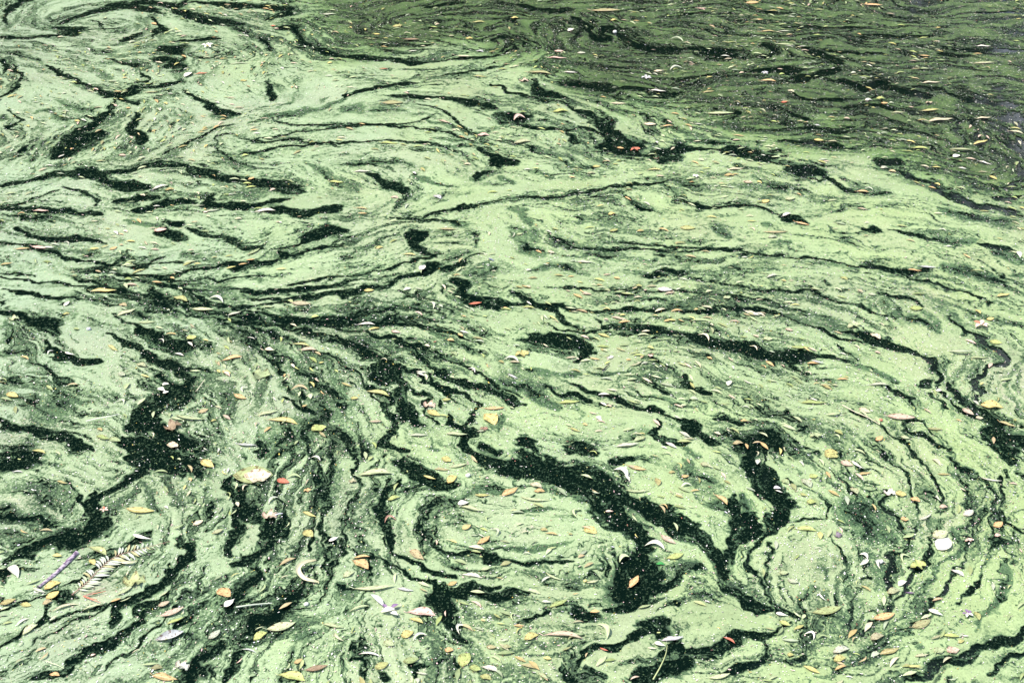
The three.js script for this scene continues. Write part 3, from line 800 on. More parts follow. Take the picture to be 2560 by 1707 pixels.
  g.setAttribute('position', new THREE.Float32BufferAttribute(pos, 3)); g.setAttribute('uv', new THREE.Float32BufferAttribute(uv, 2)); g.setIndex(idx); g.computeVertexNormals(); algaeGeos.push(g);
}
// beyond the studied part the scum goes on in the same way, coarser: thin film far out, thick scum at the near sides
for (const far of [1, 0]) {
  const n = 1024, d = new Uint8Array(n * n * 4), enc = (v) => 255 * Math.pow(clamp(v), 1 / 2.2);
  for (let j = 0; j < n; j++) for (let i = 0; i < n; i++) {
    const px = 1 - Math.abs(2 * i / n - 1), pz = 1 - Math.abs(2 * j / n - 1), x = px * 6, z = pz * 6; // mirrored so that it repeats without a seam
    const wx = fbm(x * 1.2, z * 1.6, 4), wz = fbm(x * 1.2 + 50, z * 1.6 + 20, 4), f = fbm(x * 1.5 + wx * 5, z * 5 + wz * 5, 5), f2 = fbm(x * 4 + wx * 9, z * 14 + wz * 9, 4), g = table[(i * 331 + j * 7919) & (TN * TN - 1)] - 0.5;
    const c = (far ? 0.40 : 0.66) + 1.6 * (f - 0.47) + 0.9 * (f2 - 0.47) + 0.1 * g, a = sstep(0.02, 0.26, c), t = sstep(0.14, 0.78, c), k = (j * n + i) * 4, m = (1 + 0.4 * g) * (far ? 0.26 : 1);
    for (let q = 0; q < 3; q++) d[k + q] = enc(lerp(DEEP[q], (PALE_SKY_SHEEN[q] + PALE_WARM[q]) / 2, t) * m * (far ? [0.74, 1.06, 0.52][q] : 1));
    d[k + 3] = 255 * a;
  }
  const map = new THREE.DataTexture(d, n, n); map.colorSpace = THREE.SRGBColorSpace; map.magFilter = THREE.LinearFilter; map.wrapS = map.wrapT = THREE.RepeatWrapping; map.needsUpdate = true;
  algaeMats.push(new THREE.MeshStandardMaterial({ name: 'algae_beyond', map, transparent: true, roughness: 0.65, side: THREE.DoubleSide }));
  const parts = [];
  for (const [x0, x1, z0, z1] of far ? [[-4.2, 4.2, -18, -8.6], [-11, -4.2, -18, -7.2], [4.2, 11, -18, -5]] : [[-9, -4.2, -7.2, -3.6], [4.2, 9, -5, -3.6], [-9, -3.2, -3.6, -1.2], [3.2, 9, -3.6, -1.2], [-6, 6, -1.2, 0.6]]) {
    const g = new THREE.PlaneGeometry(x1 - x0, z1 - z0).rotateX(-Math.PI / 2).translate((x0 + x1) / 2, 0.004, (z0 + z1) / 2), p = g.attributes.position, uv = g.attributes.uv;
    for (let k = 0; k < p.count; k++) uv.setXY(k, p.getX(k) / 6, p.getZ(k) / 6);
    parts.push(g);
  }
  algaeGeos.push(mergeGeometries(parts));
}
const algae = new THREE.Mesh(mergeGeometries(algaeGeos, true), algaeMats);
tag(put(algae, 'algae'), 'swirling green algae scum covering the pond water', null, null, 'stuff');
{ // dark still water
  const g = new THREE.CircleGeometry(11.5, 96).rotateX(-Math.PI / 2).translate(0, 0, -8.5);
  const m = new THREE.MeshPhysicalMaterial({ name: 'pond_water', color: new THREE.Color().setRGB(0.0015, 0.006, 0.0045), specularIntensity: 1, roughness: 0.06, ior: 1.33 });
  const w = new THREE.Mesh(g, m); tag(put(w, 'water'), 'dark open pond water between the algae swirls', null, null, 'structure');
}
// ---------------------------------------------------------------- the banks and the trees round the pond, outside the picture but mirrored in the water
{
  const rings = [0, 5, 8, 9.7, 10.3, 10.9, 11.4, 12.2, 14, 20, 30, 60, 160], seg = 72, pos = [], col = [], idx = [];
  const yOf = (r) => r < 9.7 ? -0.7 : r < 10.9 ? lerp(-0.7, -0.02, (r - 9.7) / 1.2) : lerp(-0.02, 0.45, clamp((r - 10.9) / 3));
  rings.forEach((r) => { for (let s = 0; s <= seg; s++) { const a = s / seg * Math.PI * 2, x = Math.cos(a) * r, z = Math.sin(a) * r - 8.5, n = fbm(x * 0.4 + 100, z * 0.4 + 100, 3); pos.push(x, yOf(r) + (r > 13 ? (n - 0.5) * 0.3 : 0), z); const v = 0.6 + 0.8 * n; if (r < 11) col.push(0.04 * v, 0.032 * v, 0.02 * v); else col.push(0.055 * v, 0.085 * v, 0.025 * v); } });
  for (let k = 0; k < rings.length - 1; k++) for (let s = 0; s < seg; s++) { const a = k * (seg + 1) + s, b = a + seg + 1; idx.push(a, a + 1, b, b, a + 1, b + 1); }
  const g = new THREE.BufferGeometry(); g.setAttribute('position', new THREE.Float32BufferAttribute(pos, 3)); g.setAttribute('color', new THREE.Float32BufferAttribute(col, 3)); g.setIndex(idx); g.computeVertexNormals();
  tag(put(new THREE.Mesh(g, new THREE.MeshStandardMaterial({ name: 'bank_soil', vertexColors: true, roughness: 1, side: THREE.DoubleSide })), 'ground'), 'grassy bank round the pond', null, null, 'structure');
}
{
  const trunkM = new THREE.MeshStandardMaterial({ name: 'bark', color: new THREE.Color().setRGB(0.09, 0.07, 0.05), roughness: 0.95 });
  const leafM = new THREE.MeshPhysicalMaterial({ name: 'tree_leaves', vertexColors: true, roughness: 0.7, side: THREE.DoubleSide });
  function tree() {
    const t = new THREE.Group();
    const tubes = [], limb = (pts, r0, r1) => { const c = new THREE.CatmullRomCurve3(pts), g = new THREE.TubeGeometry(c, 10, 1, 7), p = g.attributes.position, nn = g.attributes.normal; for (let k = 0; k < p.count; k++) { const f = Math.floor(k / 8) / 10, r = lerp(r0, r1, f), q = c.getPointAt(f); p.setXYZ(k, q.x + nn.getX(k) * r, q.y + nn.getY(k) * r, q.z + nn.getZ(k) * r); } tubes.push(g); };
    limb([new THREE.Vector3(0, -0.2, 0), new THREE.Vector3(0.1, 3, 0.1), new THREE.Vector3(-0.1, 7, 0), new THREE.Vector3(0.2, 11, 0.1)], 0.3, 0.06);
    for (let k = 0; k < 9; k++) { const a = k * 2.4, y = 2.5 + k * 0.8, l = rr(2, 3.4); limb([new THREE.Vector3(0, y, 0), new THREE.Vector3(Math.cos(a) * l * 0.5, y + 0.9, Math.sin(a) * l * 0.5), new THREE.Vector3(Math.cos(a) * l, y + 1.3, Math.sin(a) * l)], 0.11, 0.03); }
    mesh('trunk', mergeGeometries(tubes), trunkM, t);
    const pos = [], col = [], v = new THREE.Vector3(), e1 = new THREE.Vector3(), e2 = new THREE.Vector3();
    for (let k = 0; k < 190; k++) {
      const a = rr(0, 6.283), h = rr(0, 1), R = 3.9 * Math.sqrt(Math.sin(Math.PI * clamp(0.1 + 0.85 * h))) * Math.sqrt(rr(0.15, 1)), cx = Math.cos(a) * R, cy = 2.2 + h * 10.3, cz = Math.sin(a) * R, tone = rr(0.6, 1.4);
      for (let q = 0; q < 26; q++) {
        v.set(rr(-1, 1), rr(-0.8, 0.8), rr(-1, 1)).multiplyScalar(0.8); v.x += cx; v.y += cy; v.z += cz;
        e1.set(rr(-1, 1), rr(-1, 1), rr(-1, 1)).normalize().multiplyScalar(0.24); e2.set(rr(-1, 1), rr(-1, 1), rr(-1, 1)).cross(e1).normalize().multiplyScalar(0.12);
        const w = tone * rr(0.8, 1.2);
        for (const [s, u] of [[-1, 0], [0, -1], [1, 0], [-1, 0], [1, 0], [0, 1]]) { pos.push(v.x + e1.x * s + e2.x * u, v.y + e1.y * s + e2.y * u, v.z + e1.z * s + e2.z * u); col.push(0.045 * w, 0.08 * w, 0.022 * w); }
      }
    }
    const g = new THREE.BufferGeometry(); g.setAttribute('position', new THREE.Float32BufferAttribute(pos, 3)); g.setAttribute('color', new THREE.Float32BufferAttribute(col, 3)); g.computeVertexNormals();
    mesh('crown', g, leafM, t); return t;
  }
  const one = tree(); let first = true;
  // gaps are left where the picture shows a strip of sky mirrored in the water
  const ORD = ['first', 'second', 'third', 'fourth', 'fifth', 'sixth', 'seventh', 'eighth', 'ninth', 'tenth'];
  const ABOUT = [[-76, 13, 1.2], [-62, 12.8, 1.35], [-48, 12.4, 1.5], [-35, 12.9, 1.45], [-23, 12.3, 1.5], [-10, 12.8, 1.55], [1, 12.3, 1.5], [13, 12.6, 1.4], [63, 13, 1.4], [75, 12.8, 1.5], [-55, 17.5, 1.5], [-29, 17, 1.6], [-16, 17.4, 1.5], [-4, 17, 1.6], [7, 17.6, 1.5], [64, 18.5, 1.3]];
  for (const [az, r, sc] of ABOUT) {
    const t = first ? one : one.clone(); first = false; const a = az * Math.PI / 180;
    t.position.set(Math.sin(a) * r, 0.25, -8.5 - Math.cos(a) * r); t.scale.setScalar(sc); t.rotation.y = az * 1.7;
    put(t, 'broadleaf_tree'); tag(t, `dense green broadleaf tree, ${ORD[ABOUT.filter((q) => (q[1] < 15) === (r < 15) && q[0] < az).length]} from left in the ${r < 15 ? 'front' : 'back'} row on the bank`, 'tree', 'trees on the far bank');
  }
}
// ---------------------------------------------------------------- specks: duckweed plantlets, fallen flower bits and chaff, too many to count
const inView = () => { for (;;) { const z = rr(-8.4, -1.6), x = rr(-4, 4); if (Math.abs(x) < 0.55 + 0.42 * -z) return [x, z]; } };
const flowAngle = (x, z) => { const k = flowAt(x, z); return Math.atan2(-VZ[k], VX[k]); };
{
  const disc = new THREE.CircleGeometry(1, 6).rotateX(-Math.PI / 2), M = new THREE.Matrix4(), Q = new THREE.Quaternion(), E = new THREE.Euler(), P = new THREE.Vector3(), S = new THREE.Vector3(), C = new THREE.Color();
  const p = disc.attributes.position; p.setY(0, 0.25);
  const mat = new THREE.MeshStandardMaterial({ name: 'specks', roughness: 0.6, side: THREE.DoubleSide });
  const N = 340000, inst = new THREE.InstancedMesh(disc, mat, N);
  const hues = [[0.80, 0.80, 0.76, 0.50], [0.70, 0.62, 0.50, 0.12], [0.72, 0.50, 0.50, 0.10], [0.62, 0.60, 0.72, 0.06], [0.42, 0.48, 0.20, 0.12], [0.30, 0.13, 0.09, 0.04], [0.10, 0.05, 0.04, 0.03], [0.60, 0.50, 0.12, 0.03]];
  let n = 0;
  while (n < N) {
    const [x, z] = inView(), c = amountAt(x, z), busy = sstep(0.4, 0.66, fbm(x * 1.9 + 60, z * 1.9 + 14, 3));
    const keep = c < 0.08 ? 0.03 + 0.14 * busy : c < 0.5 ? 0.6 : 0.34 + 0.5 * busy;
    if (rnd() > keep) continue;
    let r = rnd(), h = hues[0]; for (h of hues) { r -= h[3]; if (r < 0) break; }
    const green = rnd() < (c < 0.5 ? 0.42 : 0.15), s = 0.0006 + (c < 0.3 ? 0.0013 : 0.0009) * Math.pow(rnd(), 2.6), long = rnd() < 0.3 ? rr(1.5, 3.2) : rr(0.8, 1.4);
    E.set(rr(-0.15, 0.15), flowAngle(x, z) + rr(-0.7, 0.7), rr(-0.15, 0.15)); Q.setFromEuler(E);
    M.compose(P.set(x, c > 0.15 ? 0.0065 : 0.0025, z), Q, S.set(s * long, s * 0.8, s)); inst.setMatrixAt(n, M);
    const v = rr(0.45, 1.05);
    if (green) C.setRGB(0.085 * v, 0.17 * v, 0.06 * v); else C.setRGB(h[0] * v, h[1] * v, h[2] * v);
    inst.setColorAt(n, C); n++;
  }
  tag(put(inst, 'duckweed'), 'tiny white, pink and green specks strewn over pond', null, null, 'stuff');
}
// blade of a leaf: length 1 along x; W half width, bend sideways, cup across, arch along
function bladeGeo({ W = 0.13, bend = 0.1, cup = 0.2, arch = 0.03, tipPow = 1, wave = 0, ragged = 0, round = 1, nu = 12, nv = 6, s = 1 }) {
  const pos = [], uv = [], col = [], idx = [];
  for (let i = 0; i <= nu; i++) for (let j = 0; j <= nv; j++) {
    const u = i / nu, v = j / nv * 2 - 1, e = Math.pow(Math.sin(Math.PI * Math.pow(u, tipPow)), round);
    const w = W * Math.max(e, 0.004) * (1 + ragged * (vnoise(u * 7 + s * 13, (v > 0 ? 5 : 25) + s) - 0.5) * Math.abs(v)), mid = bend * 4 * u * (1 - u) - bend * 0.5;
    const slope = bend * 4 * (1 - 2 * u), l = Math.hypot(1, slope);
    const y = cup * w * v * v + arch * 4 * u * (1 - u) - arch * 0.4 + wave * W * Math.sin(u * 9 + s * 3) * Math.abs(v) - 0.012 * (1 - Math.abs(v)) * e;
    pos.push(u - 0.5 - v * w * slope / l, y, mid + v * w / l); uv.push(u, j / nv);
    const m = 0.82 + 0.36 * (vnoise(u * 6 + s * 31, v * 3 + s * 17) - 0.35), edge = 1 - 0.18 * v * v, side = v > 0 ? 0.96 : 1.04; col.push(m * edge * side, m * edge * side * (0.96 + 0.08 * u), m * edge * side * (0.9 + 0.1 * u));
  }
  for (let i = 0; i < nu; i++) for (let j = 0; j < nv; j++) { const a = i * (nv + 1) + j, b = a + 1, c = a + nv + 1, d = c + 1; idx.push(a, b, c, b, d, c); }
  const g = new THREE.BufferGeometry(); g.setAttribute('position', new THREE.Float32BufferAttribute(pos, 3)); g.setAttribute('uv', new THREE.Float32BufferAttribute(uv, 2)); g.setAttribute('color', new THREE.Float32BufferAttribute(col, 3)); g.setIndex(idx); g.computeVertexNormals(); return g;
}
const leafTex = (W, H, narrow) => { // veins and blotches, in tones only
  const d = new Uint8Array(W * H * 4);
  for (let j = 0; j < H; j++) for (let i = 0; i < W; i++) {
    const u = i / W, v = Math.abs(j / H * 2 - 1), q = (u * (narrow ? 11 : 8) - v * (narrow ? 2.2 : 1.6)), f = q - Math.floor(q), vein = Math.exp(-(((f - 0.5) / 0.09) ** 2)) * (1 - v * 0.5);
    const b = fbm(u * 9 + 3, j / H * 5 + 8, 4), spot = sstep(0.62, 0.74, fbm(u * 14 + 40, j / H * 8 + 40, 3)), m = 0.80 + 0.22 * b + 0.09 * vein - 0.32 * spot, k = (j * W + i) * 4;
    d[k] = 255 * clamp(m); d[k + 1] = 255 * clamp(m - 0.09 * spot); d[k + 2] = 255 * clamp(m - 0.14 * spot); d[k + 3] = 255;
  }
  const t = new THREE.DataTexture(d, W, H); t.magFilter = THREE.LinearFilter; t.colorSpace = THREE.SRGBColorSpace; t.needsUpdate = true; return t;
};
const narrowTex = leafTex(256, 96, true), broadTex = leafTex(192, 128, false);
const HUE = { yellow: [0.68, 0.60, 0.24], orange: [0.72, 0.48, 0.24], cream: [0.72, 0.66, 0.50], white: [0.76, 0.75, 0.70], pale: [0.56, 0.64, 0.40], yellowgreen: [0.52, 0.60, 0.22], green: [0.05, 0.34, 0.08], tan: [0.55, 0.43, 0.27], red: [0.62, 0.20, 0.13], pink: [0.74, 0.54, 0.48], brown: [0.36, 0.22, 0.17], lilac: [0.62, 0.61, 0.70], blue: [0.20, 0.20, 0.50], purple: [0.22, 0.14, 0.28], olive: [0.42, 0.48, 0.23], greygreen: [0.46, 0.52, 0.42], black: [0.02, 0.02, 0.03] };
const leafMats = new Map();
function leafMat(hue, tex, coat = 0) {
  const key = hue + (coat ? 'c' + coat : '') + (tex === narrowTex ? 'n' : tex === broadTex ? 'b' : '');
  if (!leafMats.has(key)) leafMats.set(key, new THREE.MeshPhysicalMaterial({ name: hue + '_leaf', color: new THREE.Color().setRGB(...HUE[hue].map((v, q) => lerp(v, [0.23, 0.33, 0.14][q], coat))), map: tex, vertexColors: true, roughness: 0.7, side: THREE.DoubleSide }));
  return leafMats.get(key);
}
{ // small broken leaves and chaff
  const M = new THREE.Matrix4(), Q = new THREE.Quaternion(), E = new THREE.Euler(), P = new THREE.Vector3(), S = new THREE.Vector3(), C = new THREE.Color();
  const shapes = [bladeGeo({ W: 0.11, bend: 0.10, cup: 0.5, arch: 0.04, nu: 6, nv: 2, s: 1 }), bladeGeo({ W: 0.15, bend: 0.03, cup: 0.2, arch: 0.06, nu: 6, nv: 2, s: 2 }), bladeGeo({ W: 0.26, bend: 0.05, cup: 0.3, arch: 0.08, nu: 6, nv: 2, s: 3 }), bladeGeo({ W: 0.08, bend: 0.24, cup: 0.8, arch: 0.10, nu: 8, nv: 2, s: 4 })];
  const mat = new THREE.MeshStandardMaterial({ name: 'litter', roughness: 0.6, vertexColors: true, side: THREE.DoubleSide });
  const holder = new THREE.Group(), hues = ['cream', 'pale', 'pale', 'yellowgreen', 'white', 'tan', 'pink', 'orange', 'yellow', 'olive', 'greygreen', 'pale'];
  shapes.forEach((g, k) => {
    const N = [2300, 1700, 700, 1000][k], inst = new THREE.InstancedMesh(g, mat, N); let n = 0;
    while (n < N) {
      const [x, z] = inView(), c = amountAt(x, z); if (c < 0.2 && rnd() < 0.6) continue; if (rnd() > 0.12 + 0.88 * sstep(0.40, 0.62, fbm(x * 2.4 + 30, z * 2.4 + 6, 3))) continue;
      const L = [0.034, 0.036, 0.024, 0.026][k] * rr(0.45, 1.2), h = HUE[hues[Math.floor(rnd() * hues.length)]], v = rr(0.75, 1.05), sunk = c > 0.3 ? rr(0, 0.75) : rr(0, 0.3);
      E.set(rr(-0.1, 0.1), flowAngle(x, z) + rr(-0.6, 0.6) + (rnd() < 0.5 ? Math.PI : 0), rr(-0.05, 0.05)); Q.setFromEuler(E);
      M.compose(P.set(x, 0.0075, z), Q, S.setScalar(L)); inst.setMatrixAt(n, M);
      C.setRGB(lerp(h[0] * v, 0.16, sunk), lerp(h[1] * v, 0.24, sunk), lerp(h[2] * v, 0.09, sunk)); inst.setColorAt(n, C); n++;
    }
    inst.name = 'leaf_fragments' + (k ? '_00' + k : ''); holder.add(inst);
    inst.userData.kind = 'stuff';
  });
  tag(put(holder, 'leaf_litter'), 'small leaf fragments and chaff scattered over the algae', null, null, 'stuff');
}
